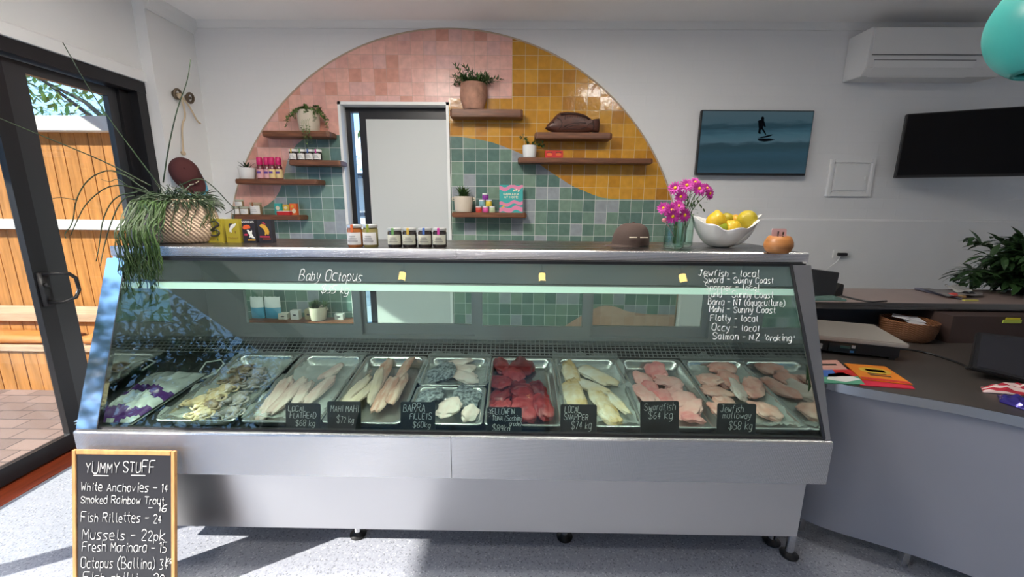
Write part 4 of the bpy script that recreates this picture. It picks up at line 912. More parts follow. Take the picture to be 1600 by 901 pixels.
def ell(u, v, ru, rv, n=16, rot=0): return [(u+ru*math.cos(a*2*PI/n)*math.cos(rot)-rv*math.sin(a*2*PI/n)*math.sin(rot), v+ru*math.cos(a*2*PI/n)*math.sin(rot)+rv*math.sin(a*2*PI/n)*math.cos(rot)) for a in range(n)]
RED = mat('red_print', (0.55,0.02,0.02), 0.5); CREAMP = mat('cream_print', (0.72,0.64,0.48), 0.6); BLK = mat('black_print', (0.02,0.02,0.025), 0.5)
t = carton(428,440,317,335,3.34,0.03,TEALP,'small teal pouch behind the red tin','pouch','spice_pouch',None,deco_shape([(CREAMP,'printed_motif',ell(.5,.6,.3,.18))]),S4)
carton(441,452,317,333,3.36,0.03,mat('gold_carton', (0.62,0.40,0.05), 0.5),'yellow patterned carton on the lowest shelf','carton','food_carton',None,deco_shape([(CREAMP,'printed_motif',ell(.5,.7,.3,.14)),(ORAP,'printed_motif',rectp(.15,.1,.85,.35))]),S4)
carton(452,464,317,335,3.345,0.03,ORAP,'orange patterned carton at the end of the lowest shelf','carton','food_carton',None,deco_shape([(CREAMP,'printed_motif',ell(.6,.35,.3,.2)),(YELP,'printed_motif',ell(.4,.75,.25,.12))]),S4)
a = at_y(431,332,3.29); b_ = at_y(453,338,3.29); t = thing('fish_tin', ((a.x+b_.x)/2,3.32,S4), 'flat red tin with a white lid at the front of the lowest shelf', 'tin')
bm = nb(); prism(bm, [(p[0]+(a.x+b_.x)/2,p[1]+3.315) for p in rrect(b_.x-a.x,0.06,0.02)], XY(S4), 0.028); place('tin_body', bm, RED, t, bev=0.002)
bm = nb(); prism(bm, [(p[0]+(a.x+b_.x)/2,p[1]+3.315) for p in rrect(b_.x-a.x-0.004,0.056,0.02)], XY(S4+0.028), 0.004); place('tin_lid', bm, WLID, t)
# terracotta pot with fern-like plant
c = Vector((cx(740,168),IY,R1)); t = thing('potted_fern', tuple(c), 'leafy green plant in a weathered terracotta pot on the highest shelf', 'plant')
bm = nb(); potlathe(bm, c, hpx(15.5), hpx(19), hpx(37), 0.01, round_=1.6); place('pot', bm, TERRA, t, smooth=True, autos=0.8)
bm = nb(); rg = random.Random(8); top = c+Vector((0,0,hpx(33)))
for k in range(26):
    a = rg.random()*2*PI; d = Vector((math.cos(a),math.sin(a)*0.6-0.15,0.7+rg.random()*0.9)).normalized(); p = top+Vector((rg.gauss(0,.02),rg.gauss(0,.02),0)); pts = [p]
    for q in range(6+int(rg.random()*7)):
        d = (d+Vector((rg.gauss(0,.12),rg.gauss(0,.1),-0.10))).normalized(); p = p+d*0.017
        if p.y > D-0.03: p.y = D-0.03
        pts.append(p.copy())
        for s_ in (-1,1,0): leaf(bm, p, d*0.5+Vector((rg.gauss(0,.5)+s_*d.z,rg.gauss(0,.6),rg.gauss(0.1,.5))), (0,0,1), 0.030+rg.random()*0.018, 0.011, segs=2)
    tube(bm, pts, 0.0016, 4)
place('foliage', bm, LEAFM, t)
# carved wooden fish: outline with thickness, carved eye, gill, fins
FW_ = mat('carved_wood', (0.085,0.028,0.016), 0.4, var=0.3, vscale=20, stretch=(1,4,4)); FWD = mat('carved_groove', (0.035,0.012,0.008), 0.6)
FYY = 3.30
def fpt(zx, zy): p = at_y(690+zx/4, 60+zy/4, FYY); return (p.x, p.z)
dz = R2-fpt(800,582)[1]
out = [(650,548),(662,528),(690,500),(715,470),(740,452),(770,448),(800,449),(850,452),(890,462),(915,475),(935,490),(945,500),(962,496),(990,490),(993,520),(988,572),(965,575),(940,568),(920,575),(880,582),(800,582),(730,580),(700,572),(670,560)]
P = [Vector((fpt(*q)[0],0,fpt(*q)[1]+dz)) for q in out]; P = [(v.x,v.z) for v in P]
fc = thing('carved_fish', (P[14][0]-0.1,FYY+0.02,R2), 'carved dark wooden fish on the shelf right of the terracotta pot', 'ornament')
bm = nb(); mid = Vector((sum(p[0] for p in P)/len(P),0,sum(p[1] for p in P)/len(P))); rings = []
for k, (s_, y) in enumerate(((1.0,0.05),(1.0,0.015),(0.96,0.004),(0.86,-0.006),(0.6,-0.013),(0.3,-0.016))):
    rings.append([bm.verts.new((mid.x+(p[0]-mid.x)*s_, FYY+y, mid.z+(p[1]-mid.z)*s_)) for p in P])
n = len(P)
for a, b_ in zip(rings, rings[1:]):
    for k in range(n): bm.faces.new((a[k],a[(k+1)%n],b_[(k+1)%n],b_[k]))
bm.faces.new(rings[0]); bm.faces.new(rings[-1])
place('fish_body', bm, FW_, fc, smooth=True, autos=1.0)
def fline(pts, r, nm, mt=FWD, yo=-0.012):
    bm = nb(); tube(bm, [(fpt(*q)[0],FYY+yo,fpt(*q)[1]+dz) for q in pts], r, 6); return place(nm, bm, mt, fc, smooth=True)
fline([(720,490),(742,500),(752,520),(745,545),(730,562)], 0.0035, 'gill_line'); fline([(745,468),(790,462),(850,466),(900,482),(922,500)], 0.006, 'dorsal_fin_groove')
for k in range(9): fline([(775+k*15,475+k*1.2),(768+k*15,488+k*1.5),(772+k*15,500+k)], 0.003, 'fin_ray')
fline([(765,545),(790,530),(830,522),(870,520),(900,522)], 0.006, 'side_carving'); fline([(780,550),(820,538),(860,532)], 0.005, 'side_carving'); fline([(760,560),(810,556),(860,560),(905,548),(920,525),(940,520)], 0.003, 'belly_line'); fline([(945,505),(950,540),(945,565)], 0.004, 'tail_line')
bm = nb(); q = fpt(697,515); blob(bm, (q[0],FYY-0.006,q[1]+dz), 0.007, sub=2, amp=0); place('eye', bm, FWD, fc, smooth=True)
fline([(655,550),(668,545),(682,545)], 0.0025, 'mouth_line', yo=-0.004)
# white pot with small trailing plant and two red boxes
c = Vector((cx(827,243),IY-0.03,R3)); t = thing('potted_ivy', tuple(c), 'small white pot with trailing stems beside the two red boxes', 'plant')
bm = nb(); potlathe(bm, c, hpx(9.5), hpx(10.5), hpx(18)); place('pot', bm, WPOT, t, smooth=True, autos=0.8)
bm = nb(); rg = random.Random(12)
for k in range(12):
    a = rg.random()*2*PI; d = Vector((math.cos(a)+0.5,math.sin(a)*.6,0.8)).normalized(); p = c+Vector((0,0,hpx(16))); pts = [p]
    for q in range(7):
        d = (d+Vector((0.03,0,-0.1))).normalized(); p = p+d*0.016; pts.append(p.copy()); leaf(bm, p, (rg.gauss(0,1),rg.gauss(0,1),rg.gauss(0,.6)), (0,0,1), 0.026, 0.018, segs=2)
    tube(bm, pts, 0.0013, 4)
place('foliage', bm, LEAFM, t)
for x0, x1, lb_ in ((852,865.5,'small red box on the long shelf, nearer the white pot'),(866,879.5,'small red box on the long shelf, further from the white pot')):
    carton(x0,x1,234.5,246.5,3.31,0.045,RED,lb_,'box','red_box','pair of red boxes',deco_shape([(ORAP,'printed_motif',ell(.5,.5,.32,.22)),(BLK,'printed_motif',rectp(.2,.72,.8,.8))]),R3)
# shelf 4 right: handled pot, pyramid of jars, cookbook
def handled_pot(c, r, h, label, seed, mt=BPOT, lm=LEAFM):
    t = thing('potted_succulent', tuple(c), label, 'plant')
    bm = nb(); potlathe(bm, c, r*.9, r, h)
    place('pot', bm, mt, t, smooth=True, autos=0.8)
    for s in (-1,1):
        bm = nb(); tube(bm, [c+Vector((s*r*.98,0,h*.9)),c+Vector((s*r*1.2,0,h*.9)),c+Vector((s*r*1.22,0,h*.78)),c+Vector((s*r*.98,0,h*.74))], r*0.07, 8); place('handle', bm, mt, t, smooth=True)
    bm = nb(); rg = random.Random(seed)
    for k in range(5):
        cc = c+Vector((rg.gauss(0,r*.25),rg.gauss(0,r*.2),h*.86)); rosette(bm, cc+Vector((0,0,r*(0.2+0.35*rg.random()))), 12, r*1.0, r*.2, rg, 0.9)
        rosette(bm, cc, 8, r*.8, r*.2, rg, 1.1)
    place('foliage', bm, lm, t); return t
handled_pot(Vector((cx(725,332),IY-.02,R4)), hpx(14.5), hpx(24), 'beige two handled pot with a succulent beside the pyramid of small jars', 5)
def cup(px, py, zb, mt, colour, where):
    return jar(Vector((cx(px,py),IY-.045,zb)), hpx(4.8), hpx(9.6), mt, WLID, 'tiny %s jar %s' % (colour, where), 'pyramid of tiny spice jars', None, None, None, 0.2, 'spice_jar')
hz = hpx(9.6)
cup(749,332,R4,mat('red_spice', (0.55,0.06,0.04), 0.4),'red','at the lower left of the pyramid'); cup(759.2,332,R4,mat('pink_spice', (0.60,0.08,0.28), 0.4),'pink','at the bottom centre of the pyramid'); cup(769.4,332,R4,mat('sage_spice', (0.42,0.50,0.30), 0.4),'sage','at the lower right of the pyramid')
cup(754,332,R4+hz,mat('blue_spice', (0.22,0.42,0.46), 0.4),'pale blue','in the middle row of the pyramid'); cup(764.5,332,R4+hz,mat('yellow_spice', (0.66,0.48,0.04), 0.4),'yellow','in the middle row of the pyramid'); cup(759.2,332,R4+2*hz,mat('violet_spice', (0.24,0.03,0.28), 0.4),'violet','on top of the pyramid')
a = at_y(780.5,288.5,3.33); b_ = at_y(816.5,332.5,3.33)
bk = thing('cookbook', ((a.x+b_.x)/2,3.33,R4), 'teal and pink cookbook standing upright on the right shelf', 'book')
hB = a.z-R4; TL = 0.10
bf = lambda p, q, d: Vector((p, 3.315+q*TL+d, R4+q))
bm = nb(); prism(bm, [(a.x,0),(b_.x,0),(b_.x,hB),(a.x,hB)], bf, 0.003); place('cover', bm, TEALP, bk)
bm = nb(); prism(bm, [(a.x+.003,.003),(b_.x-.003,.003),(b_.x-.003,hB-.003),(a.x+.003,hB-.003)], lambda p,q,d: bf(p,q,d+0.003), 0.016); place('pages', bm, PAPERW, bk)
PKC = mat('cover_pink', (0.62,0.20,0.34), 0.5)
for v0, v1, ph in ((0.04,0.20,0.0),(0.28,0.40,1.0),(0.84,0.98,2.0)):
    bm = nb(); n = 14; lo = [(a.x+(b_.x-a.x)*i/n, hB*(min(max(v0+0.10*(i/n-.5)+0.05*math.sin(i*.8+ph),0.005),.98))) for i in range(n+1)]; hi = [(x, min(z+hB*(v1-v0),hB*.998)) for x, z in lo]
    prism(bm, lo+hi[::-1], lambda p,q,d: bf(p,q,d-0.0012), 0.001); place('cover_band', bm, PKC, bk)
mid = (a.x+b_.x)/2
print_text('title', 'KARKALLA\nAT HOME', mat('title_cream', (0.80,0.74,0.55), 0.6), bk, Matrix.Translation(bf(mid,hB*.63,-0.0022)) @ Matrix.Rotation(PI/2-math.atan(TL),4,'X'), hB*0.085)
for k, (u, v) in enumerate(((.62,.80),(.72,.83),(.82,.79),(.14,.2),(.2,.26))):
    bm = nb(); prism(bm, [(a.x+(b_.x-a.x)*p, hB*q) for p, q in ell(u,v,.05,.03,10,.6)], lambda p,q,d: bf(p,q,d-0.0024), 0.001); place('cover_sprig', bm, CREAMP if k < 3 else YELP, bk)
# low shelf items seen through the rear doors
for x0, x1, lb_ in ((388,412,'pale blue and white snack bag at the left end of the low shelf'),(410,438,'pale blue and white snack bag nearer the small boxes')):
    a = at_y(x0,464,3.33); b_ = at_y(x1,496,3.33); t = thing('snack_bag', ((a.x+b_.x)/2,3.34,L5), lb_, 'bag', 'snack bags on the low shelf')
    for nm, v0, v1, mt in (('lower_panel',0.0,.52,mat('sky_blue_bag', (0.10,0.33,0.48), 0.5)),('upper_panel',.52,1.0,mat('white_bag', (0.70,0.72,0.70), 0.5))):
        bm = nb(); n = 10; g = []
        for s in (-1,1):
            g.append([[bm.verts.new((a.x+(b_.x-a.x)*i/n, 3.35+s*0.03*math.sin(PI*(0.06+.88*i/n))*math.sin(PI*min(1,(v0+(v1-v0)*j/n)*0.9+0.1)), L5+(a.z-L5)*(v0+(v1-v0)*j/n)+(0.004*math.sin(i*2.0) if j == n and v1 == 1 else 0))) for j in range(n+1)] for i in range(n+1)])
        for G in g:
            for i in range(n):
                for j in range(n): bm.faces.new((G[i][j],G[i+1][j],G[i+1][j+1],G[i][j+1]))
        for j in range(n):
            for i in (0,n): bm.faces.new((g[0][i][j],g[0][i][j+1],g[1][i][j+1],g[1][i][j]))
        place(nm, bm, mt, t, smooth=True)
lowb = [(434,449,490,499,3.32,mat('pale_card', (0.62,0.58,0.50), 0.6),'flat pale box on the low shelf'),(453,467,484,498,3.32,mat('white_card', (0.68,0.66,0.62), 0.6),'white box with a dark mark on the low shelf'),(475,487,482,497,3.33,mat('tan_card', (0.42,0.34,0.18), 0.6),'tan box leaning by the big pot on the low shelf'),(522,536,490,499,3.33,mat('grey_card', (0.5,0.5,0.48), 0.6),'pale box near the window end of the low shelf')]
for x0,x1,y0,y1,Y,mt,lb_ in lowb: carton(x0,x1,y0,y1,Y,0.05,mt,lb_,'box','small_box','boxes on the low shelf',deco_shape([(BLK,'printed_mark',ell(.5,.5,.2,.1))]),L5)
handled_pot(Vector((cx(500,498),IY-.02,L5)), hpx(13.5), hpx(22), 'large beige two handled pot with a green plant on the low shelf', 9)

# ------------------------------------------------------------------ wall mounted things on the right
tv = thing('television', (1.89,3.36,1.95), 'flat television showing a surfer on a blue wave', 'television')
YT = 3.355; c4 = [at_y(1097,170.5,YT),at_y(1273,173.5,YT),at_y(1258,275.5,YT),at_y(1087.5,272,YT)]
x0, x1 = (c4[0].x+c4[3].x)/2, (c4[1].x+c4[2].x)/2; z1, z0 = (c4[0].z+c4[1].z)/2, (c4[2].z+c4[3].z)/2
bm = nb(); box(bm, x0, x1, YT, YT+0.035, z0, z1); place('casing', bm, BLACK, tv, bev=0.003)
bm = nb(); box(bm, x0+.25, x1-.25, YT+0.035, D-0.001, z0+.12, z1-.12); place('wall_bracket', bm, BLACK, tv)
m = bpy.data.materials.new('sea_picture'); m.use_nodes = True; b = m.node_tree.nodes['Principled BSDF']; b.inputs['Base Color'].default_value = (0.01,0.012,0.015,1); b.inputs['Roughness'].default_value = 0.2; b.inputs['Specular IOR Level'].default_value = 0.25
t = N(m,'ShaderNodeTexCoord'); s = N(m,'ShaderNodeSeparateXYZ'); LK(m,t.outputs['Generated'],s.inputs[0])
mp = N(m,'ShaderNodeMapping'); mp.inputs['Scale'].default_value = (2.5,1,9); mp.inputs['Rotation'].default_value = (0,0.08,0); LK(m,t.outputs['Generated'],mp.inputs[0])
n1 = N(m,'ShaderNodeTexNoise'); n1.inputs['Scale'].default_value = 2.2; n1.inputs['Detail'].default_value = 5; LK(m,mp.outputs[0],n1.inputs['Vector'])
h = mth(m,'ADD', s.outputs['Z'], mth(m,'MULTIPLY', mth(m,'SUBTRACT', n1.outputs['Fac'], 0.5), 0.16))
h = mth(m,'SUBTRACT', h, mth(m,'MULTIPLY', s.outputs['X'], 0.05))
r = N(m,'ShaderNodeValToRGB'); e = r.color_ramp.elements; e[0].position = 0.0; e[0].color = (0.035,0.085,0.12,1); e[1].position = 1.0; e[1].color = (0.07,0.12,0.145,1)
for p_, c_ in ((.12,(.022,.065,.09)),(.28,(.026,.078,.115)),(.40,(.02,.058,.075)),(.45,(.022,.06,.08)),(.49,(.075,.15,.19)),(.60,(.055,.135,.175)),(.68,(.032,.09,.125)),(.735,(.016,.052,.073)),(.775,(.028,.075,.10)),(.80,(.055,.11,.14))): q = e.new(p_); q.color = (*c_,1)
LK(m,h,r.inputs[0]); LK(m,r.outputs[0],b.inputs['Emission Color']); b.inputs['Emission Strength'].default_value = 0.42
bm = nb(); box(bm, x0+.007, x1-.007, YT-0.0015, YT, z0+.016, z1-.008); scr = place('screen', bm, m, tv)
SURF = mat('surfer_silhouette', (0.004,0.005,0.008), 0.6, spec=0.0)
def tvp(zx, zy): p = at_y(1080+zx*210/1514, 160+zy*125/901, YT); return (p.x, p.z)
def tvpoly(nm, pts):
    bm = nb(); prism(bm, [tvp(*q) for q in pts], XZ(YT-0.0022), 0.0006); place(nm, bm, SURF, scr)
tvpoly('surfer_figure', [(790,165),(805,158),(818,165),(822,185),(818,200),(826,225),(838,275),(828,285),(815,262),(808,290),(830,325),(845,362),(832,364),(812,330),(790,300),(780,322),(782,352),(760,352),(752,335),(760,295),(756,255),(755,225),(744,215),(765,200),(788,195),(786,180)])
tvpoly('surfboard', [(745,402),(800,385),(860,370),(925,358),(900,376),(850,393),(790,402)])
tvpoly('board_shadow', [(745,412),(800,405),(880,405),(945,420),(900,432),(820,442),(760,432)])
# second television, dark, swung off the wall
A_ = at_y(1418,178,3.28); B_ = at_y(1398,278,3.28); hd = Vector((0.905,-0.425,0)).normalized()
zt_, zb_ = A_.z, B_.z; p0 = Vector(((A_.x+B_.x)/2,3.28,0)); nrm = Vector((hd.y,-hd.x,0))
tv2 = thing('wall_television', tuple(p0+Vector((0.4,0,zb_))), 'black switched off television angled out from the wall at the right edge', 'television')
bm = nb(); prism(bm, [(0,zb_),(0.92,zb_),(0.92,zt_),(0,zt_)], lambda p,q,d: p0+hd*p+Vector((0,0,q))-nrm*d, 0.04); place('casing', bm, BLACK, tv2, bev=0.003)
bm = nb(); prism(bm, [(0.008,zb_+.018),(0.912,zb_+.018),(0.912,zt_-.008),(0.008,zt_-.008)], lambda p,q,d: p0+hd*p+Vector((0,0,q))+nrm*(0.0015-d), 0.001); place('screen', bm, mat('dark_screen', (0.004,0.004,0.005), 0.3, spec=0.15), tv2)
bm = nb(); q = p0+hd*0.42; tube(bm, [q+Vector((0,0,(zt_+zb_)/2))-nrm*0.04, Vector((q.x+0.15,D-0.02,(zt_+zb_)/2))], 0.025, 8); box(bm, q.x+0.05, q.x+0.25, D-0.02, D-0.001, (zt_+zb_)/2-.12, (zt_+zb_)/2+.12); place('wall_arm', bm, BLACK, tv2)
# air conditioner
ACW = mat('ac_white', (0.74,0.73,0.71), 0.35)
a = at_y(1368,41,3.2); b_ = at_y(1350,115,3.2); ax0 = (a.x+b_.x)/2; ax1 = at_y(1582,41,3.2).x+0.02; az1 = a.z; az0 = b_.z
ac = thing('air_conditioner', ((ax0+ax1)/2,D,az0), 'white split air conditioner high on the wall', 'air conditioner')
bm = nb(); prism(bm, [(D,az0),(3.24,az0-.005),(3.205,az0+.045),(3.195,az1-.02),(3.205,az1),(D,az1)], YZ(ax0), ax1-ax0); place('body', bm, ACW, ac, bev=0.004)
bm = nb(); prism(bm, [(3.1995,az0+.125),(3.192,az0+.13),(3.188,az1-.012),(3.20,az1-.006)], YZ(ax0+.012), ax1-ax0-.024); place('front_panel', bm, ACW, ac, bev=0.002)
bm = nb(); prism(bm, [(3.203,az0+.088),(3.197,az0+.088),(3.203,az0+.043),(3.25,az0-.010),(3.255,az0-.006),(3.208,az0+.046)], YZ(ax0+.05), (ax1-ax0)*.72); place('louvre_flap', bm, ACW, ac)
bm = nb(); box(bm, ax0+.045, ax0+.05+(ax1-ax0)*.72+.005, 3.1965, 3.2005, az0+.089, az0+.094); box(bm, ax0+.02, ax1-.02, 3.190, 3.1985, az0+.1225, az0+.127); place('shadow_gap', bm, mat('seam_grey', (0.2,0.2,0.2), 0.6), ac)
# access panel
bm = nb(); px0, px1, pz0, pz1 = 2.512, 2.868, 1.548, 1.838
ap = thing('access_panel', ((px0+px1)/2,D,pz0), 'white framed square access hatch between the two televisions', 'access hatch')
frame2(bm, px0, px1, pz0, pz1, 0.028, D-0.022, D-0.001); frame2(bm, px0+.028, px1-.028, pz0+.028, pz1-.028, 0.016, D-0.012, D-0.001); place('moulded_frame', bm, WHITE, ap, bev=0.003)
bm = nb(); box(bm, px0+.045, px1-.045, D-0.018, D-0.002, pz0+.045, pz1-.045); dr = place('hatch_door', bm, WHITE, ap, bev=0.002)
bm = nb(); box(bm, px1-.068, px1-.06, D-0.024, D-0.018, (pz0+pz1)/2-.012, (pz0+pz1)/2+.012); place('latch', bm, TRIM, dr)
# power socket
a = at_y(1302,390,D-.025); b_ = at_y(1325,403,D-.025); so_ = thing('power_socket', ((a.x+b_.x)/2,D-.022,b_.z), 'white wall socket with a black plug above the back desk', 'socket')
bm = nb(); box(bm, a.x, b_.x, D-.032, D-.022, b_.z, a.z); place('plate', bm, TRIM, so_, bev=0.003)
bm = nb(); cm = (a.z+b_.z)/2; box(bm, a.x+.03, b_.x-.035, D-.062, D-.032, cm-.014, cm+.012); box(bm, b_.x-.035, b_.x-.02, D-.045, D-.032, cm-.005, cm+.005); place('plug', bm, BLACK, so_, bev=0.003)
bm = nb(); tube(bm, [(a.x+.05,D-.05,cm-.014),(a.x+.03,D-.05,cm-.06),(a.x-.06,D-.05,cm-.14),(a.x-.2,D-.06,cm-.28)], 0.003, 6); place('cable', bm, PAPERW, so_)
# ------------------------------------------------------------------ things standing on the case
ZT = 1.2738
def ptop(px, py): return at_z(px, py, ZT)
def spx(n, c): return n*((Vector(c)-EYEP).dot(CF))/FPX     # size in metres of n pixels at a place
# planter with long rhipsalis
c = ptop(265,380.5); c = Vector((c.x, 1.86, ZT)); r = spx(47,c); h = spx(65,c)
pl_ = thing('trailing_planter', tuple(c), 'wide tan woven planter with dark trailing stems at the left end of the case top', 'plant')
m = mat('woven_tan', (0.52,0.38,0.27), 0.75); b = m.node_tree.nodes['Principled BSDF']
t = N(m,'ShaderNodeTexCoord'); s = N(m,'ShaderNodeSeparateXYZ'); LK(m,t.outputs['Object'],s.inputs[0])
an = mth(m,'ARCTAN2', s.outputs['Y'], s.outputs['X'])
w1_ = mth(m,'SINE', mth(m,'ADD', mth(m,'MULTIPLY', an, 46.0), mth(m,'MULTIPLY', s.outputs['Z'], 330.0))); w2_ = mth(m,'SINE', mth(m,'MULTIPLY', s.outputs['Z'], 700.0))
hh = mth(m,'ADD', mth(m,'MULTIPLY', w1_, 0.75), mth(m,'MULTIPLY', w2_, 0.25))
rp_ = N(m,'ShaderNodeValToRGB'); rp_.color_ramp.elements[0].color = (0.30,0.20,0.14,1); rp_.color_ramp.elements[1].color = (0.60,0.46,0.34,1); rp_.color_ramp.elements[0].position = 0.15; rp_.color_ramp.elements[1].position = 0.6
LK(m, mth(m,'ADD', mth(m,'MULTIPLY', hh, 0.5), 0.5), rp_.inputs[0]); LK(m, rp_.outputs[0], b.inputs['Base Color'])
bp = N(m,'ShaderNodeBump'); bp.inputs['Strength'].default_value = 0.6; bp.inputs['Distance'].default_value = 0.004; LK(m,hh,bp.inputs['Height']); LK(m,bp.outputs[0],b.inputs['Normal'])
bm = nb(); lathe(bm, [(0,0),(r*.78,0),(r*.90,h*.05),(r*1.0,h*.2),(r*1.02,h*.4),(r*.97,h*.65),(r*.88,h*.88),(r*.82,h*1.0),(r*.78,h*1.0),(r*.8,h*.85),(0,h*.82)], c, 48, (1,0.92)); place('pot', bm, m, pl_, smooth=True, autos=1.0)
bm = nb(); lathe(bm, [(0,h*.88),(r*.78,h*.85)], c, 24); place('soil', bm, SOIL, pl_)
RH = mat('rhipsalis_green', (0.018,0.038,0.013), 0.5, var=0.4, vscale=10); RHL = mat('rhipsalis_light', (0.033,0.070,0.014), 0.5, var=0.3, vscale=10)
rg = random.Random(17); bm = nb(); top = c+Vector((0,0,h*.95))
for k in range(620):      # mop of short stems over the rim
    a = rg.random()*2*PI; q = rg.random()**.5*r*.72; p = top+Vector((math.cos(a)*q,math.sin(a)*q*.9,-.01)); d = Vector((math.cos(a)*.6+rg.gauss(0,.5),math.sin(a)*.6+rg.gauss(0,.5),0.9)).normalized(); pts = [p]
    for s_ in range(6): d = (d+Vector((0,0,-.28))).normalized(); p = p+d*.0155*(0.7+rg.random()*.6); pts.append(p.copy())
    tube(bm, pts, [.003,.003,.003,.0027,.0023,.0018,.001], 4)
place('stem_mop', bm, RH, pl_)
bm = nb()
def hang(xb, x0, y0, zend, bmt, rad=.0021):
    dx = xb-x0; yf = 1.600-rg.random()*.016; z0 = top.z-.012
    P = chaikin([Vector((x0,y0+.02,z0)),Vector((x0+dx*.3+rg.gauss(0,.012),y0-.02-.03*rg.random(),z0+.025*rg.random())),Vector((x0+dx*.7+rg.gauss(0,.014),y0-.06-.04*rg.random(),z0-.03-.05*rg.random())),Vector((x0+dx+rg.gauss(0,.014),yf,ZT+.03+.06*rg.random())),Vector((x0+dx*1.3,yf,ZT+.0))],2)
    p = P[-1].copy(); d = Vector((0,0,-1))
    while p.z > zend:
        d = (d+Vector((rg.gauss(0,.24),rg.gauss(0,.04),-.5))).normalized(); p = p+d*.022; p.y = min(p.y, 1.606); P.append(p.copy())
        if rg.random() < .45:
            e = p+Vector((rg.gauss(0,.013),-.004-.004*rg.random(),-.03-.02*rg.random())); tube(bmt, [p,(p+e)/2+Vector((rg.gauss(0,.005),-.003,0)),e], [.0018,.0017,.001], 4)
    tube(bmt, P, rad, 4)
for k in range(70):
    px = 192+rg.random()**1.1*58; q = at_y(px,420,1.60); u = abs(px-218)/32; hang(q.x, at_y(222+(px-192)*.75+rg.gauss(0,6),330,1.752).x, 1.752+rg.gauss(0,.012), ZT-.03-.20*rg.random()*max(.15,1.15-u), bm)
for k in range(16):     # a few short stems lying over the front of the pot
    px = 240+rg.random()*72; q = at_y(px,318,1.73); p = Vector((q.x,c.y-math.sqrt(max(.0004,(r*.84)**2-(q.x-c.x)**2))*.92,top.z+.005)); pts = [p]
    for s_ in range(5+int(rg.random()*9)):
        p = p+Vector((rg.gauss(0,.005),0,-.015)); zz_ = min(1,max(0,(p.z-ZT)/h)); R2_ = r*(1.04-.22*max(0,zz_-.45)**1.3/.55); p.y = min(p.y,c.y-math.sqrt(max(.0004,R2_**2-(p.x-c.x)**2))*.92-.004); pts.append(p.copy())
    tube(bm, pts, .0019, 4)
place('hanging_stems', bm, RHL, pl_)
bm = nb()
def arc(pts_px, Y0, Y1, rad=.0032):
    n = len(pts_px); P = [at_y(px,py,Y0+(Y1-Y0)*i/(n-1)) for i,(px,py) in enumerate(pts_px)]
    tube(bm, chaikin(P,2), [rad*(1-.5*i/(len(chaikin(P,2))-1)) for i in range(len(chaikin(P,2)))], 5)
arc([(245,285),(205,232),(170,185),(135,132),(98,66)],1.86,1.70); arc([(235,290),(170,255),(90,222),(0,185),(-40,168)],1.84,1.62); arc([(255,285),(264,225),(278,165),(293,128),(298,92)],1.88,1.92)
arc([(225,295),(180,262),(140,275),(118,310),(114,350),(100,365),(103,372)],1.82,1.68); arc([(118,312),(95,308),(80,310)],1.74,1.70,.002); arc([(228,298),(175,285),(135,315),(120,345),(110,368)],1.82,1.70)
arc([(215,300),(180,305),(160,340),(155,385),(150,408)],1.80,1.66); arc([(210,305),(190,310),(172,350),(160,395),(157,415)],1.79,1.66)
arc([(280,290),(312,276),(335,292),(360,320),(368,326),(352,334)],1.90,2.05); arc([(366,322),(367,345)],2.05,2.05,.002); arc([(285,295),(315,310),(335,340),(322,352)],1.85,1.80)
arc([(200,290),(182,278),(172,285),(158,280)],1.80,1.74,.002); arc([(210,280),(190,272),(176,268)],1.80,1.75,.002)
place('arching_stems', bm, RH, pl_, smooth=True)
# four upright tin cartons
Yc = ptop(370,379).y
OLIVE = mat('olive_yellow', (0.36,0.29,0.02), 0.5); BLKC = mat('charcoal_card', (0.018,0.015,0.02), 0.45); WHP = mat('white_print', (0.72,0.72,0.68), 0.6); GOLDP = mat('gold_print', (0.55,0.30,0.03), 0.6); INK = mat('dark_ink', (0.03,0.025,0.02), 0.6); ORP = mat('scarlet_print', (0.65,0.10,0.02), 0.6); CRIM = mat('crimson_print', (0.40,0.02,0.06), 0.6); BRINK = mat('brown_ink', (0.22,0.14,0.02), 0.6)
def ctn(x0, x1, y0, y1, body, label, drawf):
    a = at_y(x0,y0,Yc); b_ = at_y(x1,y1,Yc); return carton(x0,x1,y0,y1,Yc,0.026,body,label,'box','fish_tin_box','four fish tin boxes on the case top',drawf,ZT)
def with_text(polys, texts, stroke=None):
    f = deco_shape(polys)
    def g(t, x0, x1, z0, z1, Y, tilt):
        f(t, x0, x1, z0, z1, Y, tilt)
        for s, u, v, hh, mt in texts:
            print_text('box_lettering', s, mt, t, facing((x0+(x1-x0)*u, Y-0.0018, z0+(z1-z0)*v)), hh*(z1-z0), 0.0003)
        if stroke:
            mt, pts, rr = stroke; bm = nb(); P = chaikin([Vector((x0+(x1-x0)*u, Y-0.001, z0+(z1-z0)*v)) for u,v in pts],3); tube(bm, P, [rr*(0.45+0.55*math.sin(PI*(i+1)/(len(P)+1))) for i in range(len(P))], 6); place('printed_eel', bm, mt, t, smooth=True)
    return g
ctn(320,350,344.5,381.5,OLIVE,'olive yellow tin box printed with a black eel',with_text([],[('EEL',.42,.10,.10,BRINK)],(INK,[(.30,.85),(.55,.92),(.82,.86),(.88,.74),(.6,.66),(.3,.52),(.18,.38),(.35,.28),(.65,.3),(.85,.42),(.72,.55),(.45,.52),(.42,.46)],0.0045)))
